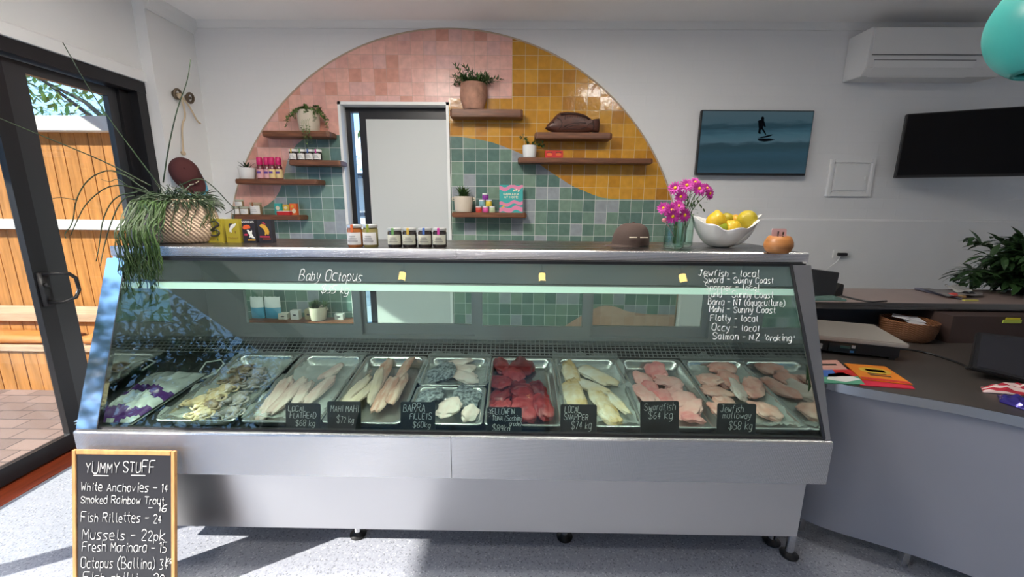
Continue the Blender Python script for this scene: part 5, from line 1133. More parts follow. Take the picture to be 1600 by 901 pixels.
ctn(350.5,376.5,344,381,OLIVE,'olive yellow tin box printed with a white mackerel',with_text([(WHP,'printed_fish',[(.28,.46),(.30,.58),(.38,.70),(.52,.78),(.68,.80),(.84,.84),(.80,.76),(.70,.68),(.56,.62),(.44,.54),(.44,.46),(.36,.40),(.36,.47)]),(INK,'fish_back',[(.26,.66),(.30,.80),(.48,.82),(.58,.80),(.42,.73),(.34,.62)]),(BRINK,'printed_mark',ell(.70,.45,.035,.06))],[('Mackerel',.5,.17,.085,BRINK)]))
ctn(377,401,344,380.5,BLKC,'black tin box printed Sardines with a scarlet shape and white fish',with_text([(ORP,'printed_shape',[(.05,.66),(.15,.74),(.35,.78),(.55,.77),(.66,.68),(.60,.62),(.45,.62),(.30,.58),(.12,.58)]),(WHP,'printed_fish',[(.36,.56),(.50,.55),(.62,.48),(.72,.55),(.76,.50),(.72,.40),(.82,.28),(.96,.20),(.75,.21),(.60,.25),(.45,.22),(.55,.32),(.44,.42)]),(CRIM,'printed_band',rectp(.12,.31,.36,.39)),(GOLDP,'printed_line',rectp(.35,.10,.95,.15))],[('SARDINES',.5,.86,.085,WHP)]))
ctn(401.5,427,344,380.5,BLKC,'black tin box printed with a golden fish at the end of the four',with_text([(GOLDP,'printed_fish',[(.14,.76),(.28,.81),(.45,.80),(.62,.72),(.76,.58),(.80,.48),(.76,.38),(.70,.34),(.60,.40),(.52,.33),(.46,.35),(.50,.46),(.44,.56),(.34,.64),(.20,.70)]),(CRIM,'printed_fin',[(.30,.84),(.42,.90),(.56,.84),(.58,.79),(.44,.83)]),(CRIM,'printed_band',rectp(.10,.24,.80,.30)),(ORP,'printed_line',rectp(.30,.17,.85,.19))],[]))
# jars along the top
AMB = mat('amber_jar', (0.32,0.10,0.02), 0.12, coat=0.5); OLJ = mat('olive_jar', (0.24,0.20,0.07), 0.12, coat=0.5); SLID = mat('silver_lid', (0.62,0.62,0.60), 0.3, 0.8)
for px, mt, st, lb_ in ((551.5,AMB,ORAP,'tall jar with orange seal and white label, leftmost of the case top jars'),(576,OLJ,mat('olive_seal', (0.25,0.30,0.03), 0.6),'tall jar with olive green seal beside the orange sealed jar')):
    c = ptop(px,386.5); r = spx(11.6,c); c = Vector((c.x,c.y+r,ZT)); jar(c, r, spx(34.5,c), mt, SLID, lb_, 'pair of tall labelled jars', (0.12,0.66), PAPERW, st, 0.13)
for px, st, stp, lb_ in ((614.5,GRNP,'green','first of the four dark jars, with a green seal'),(638,YELP,'gold','second dark jar, with a gold seal'),(662.5,BLUEP,'blue','third dark jar, with a blue seal'),(685.5,MAGP,'magenta','last of the four dark jars, with a magenta seal')):
    c = ptop(px,386.8); r = spx(11.0,c); c = Vector((c.x,c.y+r,ZT)); t = jar(c, r, spx(29.5,c), DKJ, mat('pewter_lid', (0.45,0.46,0.44), 0.35, 0.6), lb_, 'four dark jars with coloured seals', (0.16,0.66), mat('cream_jar_label', (0.62,0.62,0.50), 0.6), st, 0.13)
# caps
FELT = mat('brown_felt', (0.065,0.042,0.034), 0.9, bump=0.1, bscale=160); MAROON = mat('maroon_cotton', (0.085,0.022,0.022), 0.9, bump=0.1, bscale=120)
def baseball_cap(root, M, rw, rl, hh, mt, dash=True, brim=0.075):
    """crown opens downwards at z=0, brim forward along -Y of M"""
    bm = nb(); seg, nr = 32, 10; rings = []
    for k in range(nr+1):
        t_ = k/nr; a = t_*PI/2; z = hh*math.sin(a)**0.85 if t_ > 0 else 0; q = math.cos(a)**0.62 if k < nr else 0
        if k == nr: rings.append([bm.verts.new((0,0.01,hh))]); continue
        rings.append([bm.verts.new((rw*q*math.cos(2*PI*i/seg), rl*q*math.sin(2*PI*i/seg)+0.01*t_, z)) for i in range(seg)])
    for a, b_ in zip(rings, rings[1:]):
        for i in range(seg):
            j = (i+1) % seg
            bm.faces.new((a[i],a[j],b_[j],b_[i]) if len(b_) > 1 else (a[i],a[j],b_[0]))
    for v in bm.verts: v.co = M @ v.co
    cr = place('crown', bm, mt, root, smooth=True)
    bm = nb(); lathe(bm, [(0,hh+.006),(.006,hh+.004),(.007,hh-.001)], (0,.01,0), 12)
    for v in bm.verts: v.co = M @ v.co
    place('button', bm, mt, cr, smooth=True)
    bm = nb(); n = 20; outp = []; inp = []
    for i in range(n+1):
        a = PI+PI*i/n; u = math.cos(a); inp.append(Vector((rw*.98*u, rl*.98*math.sin(a), 0.004))); e = (1-u*u)**.5
        outp.append(Vector((rw*1.0*u, rl*math.sin(a)-brim*e**.8, -0.004-0.012*u*u)))
    g = []
    for dz_ in (0,-.0035):
        A = [bm.verts.new(M @ (p+Vector((0,0,dz_)))) for p in inp]; B = [bm.verts.new(M @ (p+Vector((0,0,dz_)))) for p in outp]; g.append((A,B))
        for i in range(n): 
            try: bm.faces.new((A[i],A[i+1],B[i+1],B[i]))
            except ValueError: pass
    for i in range(n): bm.faces.new((g[0][1][i],g[0][1][i+1],g[1][1][i+1],g[1][1][i]))
    place('brim', bm, mt, root, smooth=True)
    return cr
c = ptop(993,386); c = Vector((c.x,c.y+.09,ZT+.004)); W_ = spx(29,c)
hat = thing('felt_hat', tuple(c), 'dark brown felt cap with two pale dashes lying on the case top', 'cap')
cr = baseball_cap(hat, Matrix.Translation(c) @ Matrix.Rotation(math.radians(-72),4,'Z'), W_*.92, W_, spx(33,c), FELT, brim=.05)
bm = nb(); 
for x0_, x1_ in ((983,995),(1000,1012)):
    pts = []
    for i in range(5):
        px = x0_+(x1_-x0_)*i/4; xx = at_y(px,370,c.y-W_*.8).x; dx = (xx-c.x)/W_; yy = c.y-W_*.93*math.sqrt(max(0,1-dx*dx*.95))*.985; p = at_y(px,370.5,yy); pts.append(p+Vector((0,-.004,0)))
    tube(bm, pts, 0.0022, 5)
place('stitched_dashes', bm, CREAMP, cr)
# flowers in two glass jars
JG = glassmat('jar_glass', (0.86,0.94,0.90), 1.3); STEMG = mat('stem_green', (0.05,0.10,0.025), 0.5, var=.3); PETAL = mat('magenta_petal', (0.50,0.025,0.30), 0.5, var=0.35, vscale=30); EYEY = mat('daisy_eye', (0.70,0.42,0.02), 0.7)
def glassjar(c, r, h, label, ribs):
    t = thing('glass_jar', tuple(c), label, 'vase', 'two glass flower jars')
    prof = [(0,0.002),(r*.8,0.0),(r*.98,h*.04)]
    for k in range(16): z = h*(.08+.72*k/15); prof.append((r*(1+(.035 if ribs and k % 2 else 0)), z))
    prof += [(r*.86,h*.88),(r*.84,h*.93),(r*.90,h*.95),(r*.90,h),(r*.84,h),(r*.80,h*.9),(r*.93,h*.8),(r*.93,h*.08),(0,h*.04)]
    bm = nb(); lathe(bm, prof, c, 28); place('glass_body', bm, JG, t, smooth=True, autos=1.2)
    bm = nb(); lathe(bm, [(0,h*.05),(r*.92,h*.05),(r*.92,h*.5),(0,h*.5)], c, 24); place('water', bm, glassmat('jar_water', (0.93,0.97,0.95), 0.5, 1.33) if 'jar_water' not in MATS else MATS['jar_water'], t, smooth=True, autos=1.0)
    return t
ca = ptop(1054,388); ra = spx(15.5,ca); ca = Vector((ca.x,ca.y+ra*.4,ZT)); glassjar(ca, ra, spx(40,ca), 'ribbed glass jar of magenta daisies nearer the brown cap', True)
cb_ = ptop(1074,386); rb = spx(13.5,cb_); cb_ = Vector((cb_.x,ca.y+ra+rb+.012,ZT)); glassjar(cb_, rb, spx(50,cb_), 'plain greenish glass jar of daisies nearer the shell bowl', False)
def daisy(i, px, py, size, base, Y, tilt, where):
    p = at_y(px,py,Y); rg = random.Random(i*7+1); t = thing('daisy', tuple(p), 'magenta daisy '+where, 'flower', 'magenta daisies in the glass jars')
    nrm = Vector((tilt[0],-1,tilt[1])).normalized(); R3 = nrm.to_track_quat('Z','Y').to_matrix(); rr = spx(size,p)
    bm = nb()
    for ring, n, l_, e in ((0,15,1.0,.12),(1,13,.86,.3),(2,9,.6,.55)):
        for k in range(n):
            a = 2*PI*k/n+ring*.2+rg.gauss(0,.05); d = R3 @ Vector((math.cos(a),math.sin(a),e)); leaf(bm, p+d*rr*.12, d, R3 @ Vector((0,0,1)), rr*l_*(.9+rg.random()*.15), rr*.30, .25, 3, .12)
    place('petals', bm, PETAL, t)
    bm = nb(); blob(bm, p+nrm*rr*.12, rr*.23, 1,1,.8, sub=2, amp=.1, rot=R3); place('flower_eye', bm, EYEY, t, smooth=True)
    bm = nb(); b0 = base+Vector((rg.gauss(0,.008),rg.gauss(0,.008),.02)); mid_ = Vector((base.x+rg.gauss(0,.006),base.y,base.z+.13)); mp_ = (mid_+p)/2+Vector((0,.015,.01))
    P = chaikin([b0,mid_,mp_,p-nrm*.004],2); tube(bm, P, .0018, 5)
    for q in P[len(P)//2:-2:2]: leaf(bm, q, (rg.gauss(0,1),rg.gauss(0,.6),.3), (0,0,1), .026, .010, segs=2)
    place('stem', bm, STEMG, t)
Yf, Yb = ca.y-.01, cb_.y
for i, a in enumerate(((1055,294,11,cb_,Yb,(-.4,.3),'at the upper left of the bunch'),(1073,290,12,cb_,Yb-.02,(-.1,.5),'at the top, left of centre'),(1086,285,10,cb_,Yb+.02,(.1,.8),'at the very top of the bunch'),(1092,295,12,cb_,Yb-.02,(.2,.3),'at the top, right of centre'),(1104,294,9,cb_,Yb,(.5,.6),'high on the right of the bunch'),(1108,302,11,cb_,Yb+.01,(.7,.1),'at the far right edge of the bunch'),(1064,307,10,cb_,Yb-.03,(-.3,-.2),'under the upper left flower'),
    (1037,325,10,ca,Yf+.02,(-.7,.2),'at the far left of the lower bunch'),(1050,329,13,ca,Yf-.02,(-.1,.3),'in the middle of the lower bunch'),(1051,338,12,ca,Yf-.045,(0,-.1),'lowest and nearest in the lower bunch'),(1069,336,12,ca,Yf-.02,(.4,0),'at the right of the lower bunch'),(1060,322,11,ca,Yf+.02,(.1,.6),'at the top of the lower bunch'))): daisy(i, *a)
bm = nb(); rg = random.Random(5)
for k in range(26):
    p = at_y(1078+rg.gauss(0,10),318+rg.gauss(0,10),Yb+rg.gauss(0,.02)); leaf(bm, p, (rg.gauss(0,1),rg.gauss(0,1),rg.gauss(.2,1)), (0,0,1), .03, .011, segs=2)
for k in range(7):
    p = at_y(1076+rg.gauss(0,9),312+rg.gauss(0,6),Yb); tube(bm, chaikin([cb_+Vector((0,0,.05)),cb_+Vector((rg.gauss(0,.01),0,.14)),p],2), .0016, 4)
o = place('flower_greenery', bm, STEMG); tag(o, 'dark leafy stems among the daisies in the plain glass jar', 'foliage'); 
p = at_y(1038,344,Yf-.02); bm = nb(); blob(bm, p, .010, sub=2, amp=.2); tube(bm, [p,(p+ca)/2+Vector((-.0,0,.03)),ca+Vector((0,0,.05))], .0013, 4); tag(place('flower_bud', bm, mat('bud_pink', (0.55,0.20,0.22), 0.6), smooth=True), 'small pale pink bud at the left of the lower bunch', 'flower')
# shell bowl with citrus
c = ptop(1141,388.5); sw = spx(50,c); sh = spx(51,c); c = Vector((c.x,c.y+.09,ZT))
SHELL = mat('white_shell', (0.74,0.73,0.70), 0.45, var=.06, vscale=10, bump=.35, bscale=30)
bowl = thing('shell_bowl', tuple(c), 'white ruffled clam shell bowl filled with citrus', 'bowl')
bm = nb(); ns, nr = 96, 18; G = []
for inner in (0,1):
    g = []
    for j in range(nr+1):
        t_ = j/nr; row = []
        for i in range(ns):
            a = 2*PI*i/ns; fl = math.cos(a*9+0.5)*.055*t_**1.5+math.sin(a*4)*.05*t_**2; rad = (.16+.84*t_**.62)*(1+fl)
            asym = 1+.16*max(0,math.cos(a))*t_**2
            x = sw*rad*asym*math.cos(a)*(1-.10*inner*(t_<1)); y = sw*.78*rad*math.sin(a)*(1-.10*inner*(t_<1)); rim = .80+.045*math.cos(a*9+.5)*t_+.20*max(0,math.cos(a))**2+.16*max(0,-math.cos(a))**3-.20*max(0,-math.sin(a))**2+.08*max(0,math.sin(a))
            z = sh*(t_**1.55)*rim+(.006 if inner and t_ < 1 else 0)*(1-t_)
            row.append(bm.verts.new(c+Vector((x,y,z+.0005))))
        g.append(row)
    G.append(g)
    for j in range(nr):
        for i in range(ns): bm.faces.new((g[j][i],g[j][(i+1)%ns],g[j+1][(i+1)%ns],g[j+1][i]))
    bm.faces.new(g[0])
for i in range(ns): bm.faces.new((G[0][nr][i],G[0][nr][(i+1)%ns],G[1][nr][(i+1)%ns],G[1][nr][i]))
place('shell_body', bm, SHELL, bowl, smooth=True)
bm = nb()
for k in range(5):
    a0 = -1.15+k*.16; pts = []
    for j in range(12):
        t_ = .25+.72*j/11; a = a0+.5*(t_-.2); rad = (.16+.84*t_**.62)*1.015; pts.append(c+Vector((sw*rad*math.cos(a),sw*.78*rad*math.sin(a),sh*t_**1.55*.76)))
    tube(bm, pts, [.0015+.004*math.sin(PI*j/11) for j in range(12)], 6)
place('growth_ridges', bm, SHELL, bowl, smooth=True)
LEM = mat('lemon_peel', (0.62,0.40,0.015), 0.4, var=.12, vscale=14, bump=.15, bscale=180); LIM = mat('green_peel', (0.30,0.36,0.02), 0.4, var=.2, vscale=12, bump=.15, bscale=180); MAN = mat('orange_peel', (0.66,0.32,0.012), 0.4, var=.1, vscale=14, bump=.15, bscale=180); LEMG = mat('greenish_lemon', (0.46,0.36,0.02), 0.45, var=.25, vscale=9, bump=.2, bscale=120)
for i, (px, py, r_, mt, yy, lb_) in enumerate(((1119,346,14.5,LEM,-.035,'round yellow lemon at the left of the bowl'),(1135,342,9.5,LEMG,.03,'greenish lemon behind the left lemon'),(1149,345,9.5,MAN,.03,'orange citrus at the back middle of the bowl'),(1167,344,15,LEMG,-.01,'large bumpy yellow lemon at the right of the bowl'),(1124,357,12.5,LIM,-.045,'green lime at the front left of the bowl'),(1145,356,12,LEM,-.06,'yellow lemon at the front middle of the bowl'))):
    p = at_y(px,py,c.y+yy); bm = nb(); rot = Matrix.Rotation(i*1.1,3,'Y'); rr = spx(r_,p); blob(bm, p, rr, 1,1,1.04, sub=4, amp=.05, seed=i, rot=rot)
    for v in bm.verts:
        d = v.co-p; ax = rot @ Vector((0,0,1)); k = d.normalized().dot(ax)
        if k > .9 and mt is not MAN: v.co += ax*rr*.20*((k-.9)/.1)**2
    tag(place('lime' if mt is LIM else ('orange' if mt is MAN else 'lemon'), bm, mt, smooth=True), lb_, 'fruit', 'citrus in the shell bowl')
# wooden card holder
c = ptop(1221,396.3); r = spx(20.5,c); hh_ = spx(27,c); c = Vector((c.x,c.y+r*.5,ZT))
CHW = mat('honey_wood', (0.40,0.16,0.045), 0.4, var=.25, vscale=8, stretch=(1,1,7)); bwl = thing('wooden_card_holder', tuple(c), 'round turned wooden card holder at the right end of the case top', 'holder')
bm = nb(); lathe(bm, [(0,0),(r*.62,0),(r*.85,hh_*.12),(r*1.0,hh_*.42),(r*.97,hh_*.65),(r*.82,hh_*.9),(r*.7,hh_),(r*.6,hh_*.97),(r*.55,hh_*.7),(0,hh_*.68)], c, 36); place('turned_body', bm, CHW, bwl, smooth=True, autos=1.0)
p = at_y(1216.5,378,c.y); w = spx(23,p); hC = spx(24,p); cd = thing('pink_card', tuple(p), 'pale pink card standing in the round wooden holder', 'card')
PKC2 = mat('pale_pink_card', (0.70,0.42,0.40), 0.6)
bm = nb(); prism(bm, [(q[0],q[1]+hC/2) for q in rrect(w,hC,.006,3)], lambda u,v,d: p+Vector((u-.04*v,-d+.06*v,v-.008)), .001); place('card_sheet', bm, PKC2, cd)
bm = nb()
for u, vs in ((-.008,(.2,.42,.6,.74)),(.012,(.18,.4,.58,.7))):
    for i, v in enumerate(vs): box(bm, p.x+u-.002, p.x+u+.0035, p.y-.0022, p.y-.001, p.z+v*hC*.8, p.z+v*hC*.8+.006)
o = place('card_print', bm, INK, cd)
# hooks, rope, caps by the door
hooks = []
for px, py, lb_ in ((271.5,147,'round bronze wall hook nearer the door, holding the rope'),(291.5,153,'round bronze wall hook nearer the corner')):
    p = at_x(px,py,-2.52); t = thing('wall_hook', tuple(p), lb_, 'hook', 'pair of bronze ring hooks'); BR = mat('aged_bronze', (0.16,0.12,0.08), 0.4, 0.8); hooks.append(p)
    bm = nb(); q = p+Vector((.028,0,0)); tube(bm, [q+Vector((.006*math.sin(a*PI/9),.030*math.cos(a*PI/9),.032*math.sin(a*PI/9))) for a in range(19)], .009, 8); place('ring', bm, BR, t, smooth=True)
    bm = nb(); tube(bm, [p+Vector((.001,0,0)),p+Vector((.032,0,0))], .010, 10); lathe(bm, [(0,0),(.022,0),(.022,.004),(0,.006)], p+Vector((.001,0,0)), 18, M=Matrix.Rotation(PI/2,3,'Y')); place('mounting_boss', bm, BR, t, smooth=True)
ROPE = mat('pale_rope', (0.60,0.47,0.32), 0.9, bump=.3, bscale=200); h0 = hooks[0]+Vector((.04,0,0)); ct = at_x(287,242,-2.46)
rp2 = thing('rope_loop', tuple(h0), 'pale rope knotted to the ring hook with a cap hanging from it', 'rope')
bm = nb(); tube(bm, chaikin([h0+Vector((0,0,-.03)),h0+Vector((.0,.01,.015)),h0+Vector((.014,0,-.02)),h0+Vector((.012,.02,-.15)),(h0+ct)/2,ct+Vector((0,0,.02)),ct],2), .006, 6); place('hanging_strand', bm, ROPE, rp2, smooth=True)
bm = nb(); tube(bm, chaikin([h0+Vector((.005,.02,-.02)),h0+Vector((.0,.08,-.06)),h0+Vector((0,.14,-.16)),h0+Vector((0,.17,-.17))],2), .006, 6); place('loose_tail', bm, ROPE, rp2, smooth=True)
bm = nb(); blob(bm, ct+Vector((0,0,.012)), .016, sub=2, amp=.3); blob(bm, h0+Vector((0,0,-.012)), .018, sub=2, amp=.3); place('knot', bm, ROPE, rp2, smooth=True)
# maroon cap hangs by its strap, crown towards the room
cc = at_x(289,268,-2.40); capm = thing('hanging_hat', tuple(cc), 'maroon cap with a pale dash hanging from the rope beside the door', 'cap')
axis = Vector((.66,-.72,.15)).normalized(); bd = Vector((.45,.25,-1)); bd = (bd-axis*bd.dot(axis)).normalized(); sd = bd.cross(axis)
MM = Matrix.Identity(4)
for i in range(3): MM[i][0] = sd[i]; MM[i][1] = -bd[i]; MM[i][2] = axis[i]; MM[i][3] = (cc-axis*.03)[i]
cr = baseball_cap(capm, MM, .088, .102, .105, MAROON, brim=.075)
bm = nb(); tube(bm, [MM @ Vector((u*.03-.002, -.098+abs(u)*.006, .052)) for u in (-1,-.6,-.2)], .0028, 5); tube(bm, [MM @ Vector((u*.03+.004, -.098+abs(u)*.006, .052)) for u in (.1,.6,1)], .0028, 5); place('stitched_dash', bm, CREAMP, cr)
MM2 = MM.copy(); 
for i in range(3): MM2[i][3] = (cc+Vector((-.03,.055,-.015))-axis*.03)[i]
cap2 = thing('blue_hat', tuple(cc+Vector((-.05,.03,0))), 'light blue cap mostly hidden behind the hanging maroon cap', 'cap'); baseball_cap(cap2, MM2, .086, .102, .07, mat('sky_blue_cotton', (0.12,0.42,0.62), 0.9), brim=.085)

# ------------------------------------------------------------------ chalkboard leaning on the ledge
OAK = mat('honey_frame', (0.46,0.24,0.085), 0.45, var=.2, vscale=8, stretch=(8,8,1)); SLATE = mat('slate_black', (0.013,0.013,0.016), 0.38, var=.25, vscale=4)
ytop, ybot = 1.335, 1.232; tl = at_y(117.5,703,ytop); tr = at_y(277,701,ytop); BW = tr.x-tl.x; ztop = (tl.z+tr.z)/2
o0 = Vector((tl.x,ybot,0.0)); upv = Vector((0,ytop-ybot,ztop)); BH = upv.length; upv.normalize(); bn = Vector((0,-upv.z,upv.y))
bf2 = lambda u,v,d: o0+Vector((u,0,0))+upv*v-bn*(d-.012)
cbd = thing('chalkboard', tuple(o0+Vector((BW/2,0,0))), 'wood framed chalkboard headed Yummy Stuff leaning against the case ledge', 'chalkboard')
fw = .016
for pts in ([(0,0),(fw,0),(fw,BH),(0,BH)],[(BW-fw,0),(BW,0),(BW,BH),(BW-fw,BH)],[(fw,BH-fw),(BW-fw,BH-fw),(BW-fw,BH),(fw,BH)],[(fw,0),(BW-fw,0),(BW-fw,fw),(fw,fw)]):
    bm = nb(); prism(bm, pts, bf2, .012); place('frame_rail', bm, OAK, cbd, bev=.002)
bm = nb(); prism(bm, [(fw-.003,fw-.003),(BW-fw+.003,fw-.003),(BW-fw+.003,BH-fw+.003),(fw-.003,BH-fw+.003)], lambda u,v,d: bf2(u,v,d+.003), .006); sb = place('slate', bm, SLATE, cbd)
def chalk(txt, px, py, px2, cap, seed, r=.0013):
    P0 = bf2(0,0,.003); a = at_plane(px,py,P0,bn); b_ = at_plane(px2,py,P0,bn); hh2 = (at_plane(px,py-cap,P0,bn)-a).length
    bm = nb(); scribble(bm, txt, a+bn*.0006, (1,0,0), upv, bn, hh2, width=(b_-a).length, r=r, jit=.28, slant=.12, seed=seed); place('chalk_writing', bm, CHALK, sb)
chalk('YUMMY',134,738,186,17,31,.0015); chalk('STUFF',193,737,242,17,32,.0015); chalk('_',148,741,170,6,33); chalk('_',206,741,228,6,34)
chalk('White Anchovies - 14',127,766,262,13,35); chalk('Smoked Rainbow Trout',127,785,256,11,36); chalk('- 16',232,798,260,11,37); chalk('Fish Rillettes - 24',127,814,252,14,38)
chalk('Mussels - 22pk',129,842,257,15,39); chalk('Fresh Marinara - 15',129,860,260,14,40); chalk('Octopus (Ballina) 34',127,886,262,16,41); chalk('kg',260,877,269,7,43); chalk('Fish chilli - 20',130,907,256,13,42)

# ------------------------------------------------------------------ curved counter on the right
CZ = 0.76
front = [(1.236,2.10),(1.236,1.66),(1.252,1.585),(1.30,1.530),(1.372,1.482),(1.49,1.425),(1.61,1.362),(1.73,1.277),(1.86,1.16),(1.99,1.0),(2.10,0.8),(2.18,0.55),(2.22,0.3)]
FP = chaikin([Vector((a,b_,0)) for a,b_ in front],2)
def inset(d):
    out_ = []
    for i, p in enumerate(FP):
        t_ = (FP[min(i+1,len(FP)-1)]-FP[max(i-1,0)]).normalized(); n_ = Vector((-t_.y,t_.x,0)); out_.append(p+n_*d)
    return out_
cnt = thing('service_counter', (1.9,1.6,0), 'curved grey service counter with steel edge and dark top right of the fish case', 'counter')
CTOP = mat('dark_laminate', (0.055,0.047,0.042), 0.28, var=.12, vscale=5); CPAN = mat('grey_panel', (0.25,0.25,0.28), 0.45, var=.04, vscale=3, bump=.02, bscale=8)
back_ = [(3.3,0.3),(3.3,2.5),(1.236,2.5)]
bm = nb(); prism(bm, [(p.x,p.y) for p in inset(.004)]+back_, XY(CZ-.02), .02); place('counter_top', bm, CTOP, cnt)
bm = nb(); A = inset(0.0); B = inset(.006); n = len(A); rows = [[bm.verts.new((q.x,q.y,z)) for q in L_] for L_,z in ((A,CZ-.036),(A,CZ+.001),(B,CZ+.001),(B,CZ-.036))]
for a, b_ in zip(rows, rows[1:]+rows[:1]):
    for k in range(n-1): bm.faces.new((a[k],a[k+1],b_[k+1],b_[k]))
place('steel_edge_band', bm, BANDS, cnt, smooth=True, autos=.7)
bm = nb(); A = inset(.018); B = inset(.04); rows = [[bm.verts.new((q.x,q.y,z)) for q in L_] for L_,z in ((A,.095),(A,CZ-.02),(B,CZ-.02),(B,.095))]
for a, b_ in zip(rows, rows[1:]+rows[:1]):
    for k in range(n-1): bm.faces.new((a[k],a[k+1],b_[k+1],b_[k]))
place('curved_front_panel', bm, CPAN, cnt, smooth=True, autos=.7)
for px, py in ((1431,868),):
    p = at_z(px,py,.09); bm = nb(); box(bm, p.x-.012, p.x+.016, p.y+.03, p.y+.058, 0.0, .12); place('leg', bm, STEEL, cnt, bev=.002)
for x, y in ((1.32,1.62),(2.2,.9)):
    bm = nb(); box(bm, x-.014, x+.014, y-.014, y+.014, 0.0, .74); place('leg', bm, STEEL, cnt, bev=.002)
# raised back desk
BZ = 0.952; y0b = at_z(1400,473,BZ).y
dsk = thing('back_desk', (2.3,2.3,CZ), 'raised dark edged shelf desk behind the service counter', 'desk')
bm = nb(); box(bm, 1.24, 3.4, y0b, 2.56, BZ-.035, BZ); place('desk_top', bm, mat('brown_laminate', (0.26,0.20,0.18), 0.4, var=.1, vscale=4), dsk, bev=.003)
bm = nb(); box(bm, 1.24, 3.4, y0b-.004, y0b-.0005, BZ-.036, BZ+.0005); place('desk_edge', bm, DARKSTEEL, dsk)
bm = nb(); box(bm, 1.26, 3.4, 2.40, 2.42, CZ, BZ-.035); place('back_board', bm, mat('slate_board', (0.11,0.12,0.14), 0.6), dsk)
bm = nb(); box(bm, 1.245, 1.265, y0b+.02, 2.42, CZ, BZ-.035); place('side_board', bm, BLACK, dsk)
# scale
sc_ = at_z(1340,556,CZ); A1 = at_z(1262,553,CZ); 
P = [at_z(1262,546,CZ),at_z(1408,566,CZ),at_z(1418,552,CZ)]
sl_ = thing('weighing_scale', tuple(at_z(1340,545,CZ)), 'black digital weighing scale with steel pan beside the fish case', 'scale')
q0 = at_z(1410,562,CZ+.01); qx = (at_z(1410,562,CZ)-at_z(1290,549,CZ)); qx.z = 0; qx.normalize(); qy = Vector((-qx.y,qx.x,0))
sf = lambda u,v,z: Vector((q0.x,q0.y,CZ))-qx*u+qy*v+Vector((0,0,z))
def sbox(u0,u1,v0,v1,z0,z1,nm,mt,par,bev=.003):
    bm = nb(); vs = box(bm,u0,u1,v0,v1,z0,z1)
    for v in vs: v.co = sf(v.co.x,v.co.y,v.co.z)
    return place(nm,bm,mt,par,bev=bev)
sbox(.01,.40,.01,.32,.012,.062,'scale_body',BLACK,sl_); sbox(-.01,.42,-.012,.33,.068,.090,'weighing_pan',mat('scale_pan', (0.40,0.37,0.33), 0.35, 0.3),sl_,.005)
dp = sbox(.175,.285,.002,.012,.014,.058,'display_panel',mat('display_glass', (0.03,0.045,0.055), 0.15),sl_,.001); sbox(.20,.24,-.0002,.003,.036,.048,'digits',mat('lcd_green', (0.04,0.13,0.12), 0.3),dp,0); sbox(.185,.20,-.0002,.003,.018,.028,'blue_key',mat('blue_key', (0.06,0.22,0.5), 0.4),dp,0); sbox(.182,.196,-.0002,.003,.040,.054,'white_key',PAPERW,dp,0)
sbox(.31,.385,.002,.012,.022,.046,'maker_plate',mat('pale_plate', (0.55,0.54,0.50), 0.5),sl_,.001)
for u, v in ((.03,.03),(.38,.03),(.03,.30),(.38,.30)): sbox(u-.012,u+.012,v-.012,v+.012,.0,.012,'foot',BLACK,sl_,0)
for u, v in ((.05,.05),(.36,.05),(.05,.28),(.36,.28)): sbox(u-.01,u+.01,v-.01,v+.01,.062,.068,'pan_support',BLACK,sl_,0)
def leaflet(pts, material, label, z, extra=()):
    P = [at_z(px,py,CZ+z) for px,py in pts]; cc_ = sum(P,Vector())/4
    t = thing('leaflet_stack', (cc_.x,cc_.y,CZ+z-.004), label, 'leaflets')
    bm = nb(); a = [bm.verts.new((p.x,p.y,CZ+z-.004)) for p in P]; b_ = [bm.verts.new((p.x,p.y,CZ+z)) for p in P]; bm.faces.new(a); bm.faces.new(b_)
    for i in range(4): bm.faces.new((a[i],a[(i+1)%4],b_[(i+1)%4],b_[i]))
    place('paper_stack', bm, material, t)
    def loc(u,v): return P[0].lerp(P[1],u).lerp(P[3].lerp(P[2],u),v)
    for mt, nm, poly in extra:
        bm = nb(); prism(bm, poly, lambda u,v,d: Vector((loc(u,v).x,loc(u,v).y,CZ+z+.0006-d)), .0005); place(nm, bm, mt, t)
    return t, loc
SALM = mat('salmon_paper', (0.60,0.32,0.26), 0.6); ORPAP = mat('bright_orange_paper', (0.72,0.22,0.015), 0.5)
leaflet([(1270,563),(1308,562),(1326,578),(1270,577)],SALM,'salmon pink leaflet against the case end',.005,[(INK,'printed_line',rectp(.1,.4,.8,.55))])
leaflet([(1272,578),(1330,577),(1352,600),(1282,597)],mat('green_leaflet', (0.10,0.35,0.22), 0.5),'blue, red and white leaflet at the counter corner',.005,[(BLUEP,'printed_field',rectp(0,0,.5,.55)),(RED,'printed_field',rectp(.5,0,1,.5)),(PAPERW,'printed_field',[(.3,.35),(.7,.2),(1,.7),(.6,.9),(.2,.75)])])
leaflet([(1333,591),(1424,602),(1430,607),(1345,601)],mat('red_leaflet', (0.55,0.02,0.05), 0.5),'red leaflets under the orange ones at the counter front',.004)
t_,lc_ = leaflet([(1319,567),(1383,572),(1426,600),(1346,591)],ORPAP,'bright orange leaflets fanned on the counter',.009,[(YELP,'printed_panel',ell(.55,.38,.36,.2)),(BLK,'printed_heading',rectp(.35,.3,.78,.46)),(RED,'printed_band',rectp(.02,.88,.98,.99)),(INK,'printed_line',rectp(.3,.66,.75,.72)),(INK,'printed_line',rectp(.3,.56,.7,.61))])
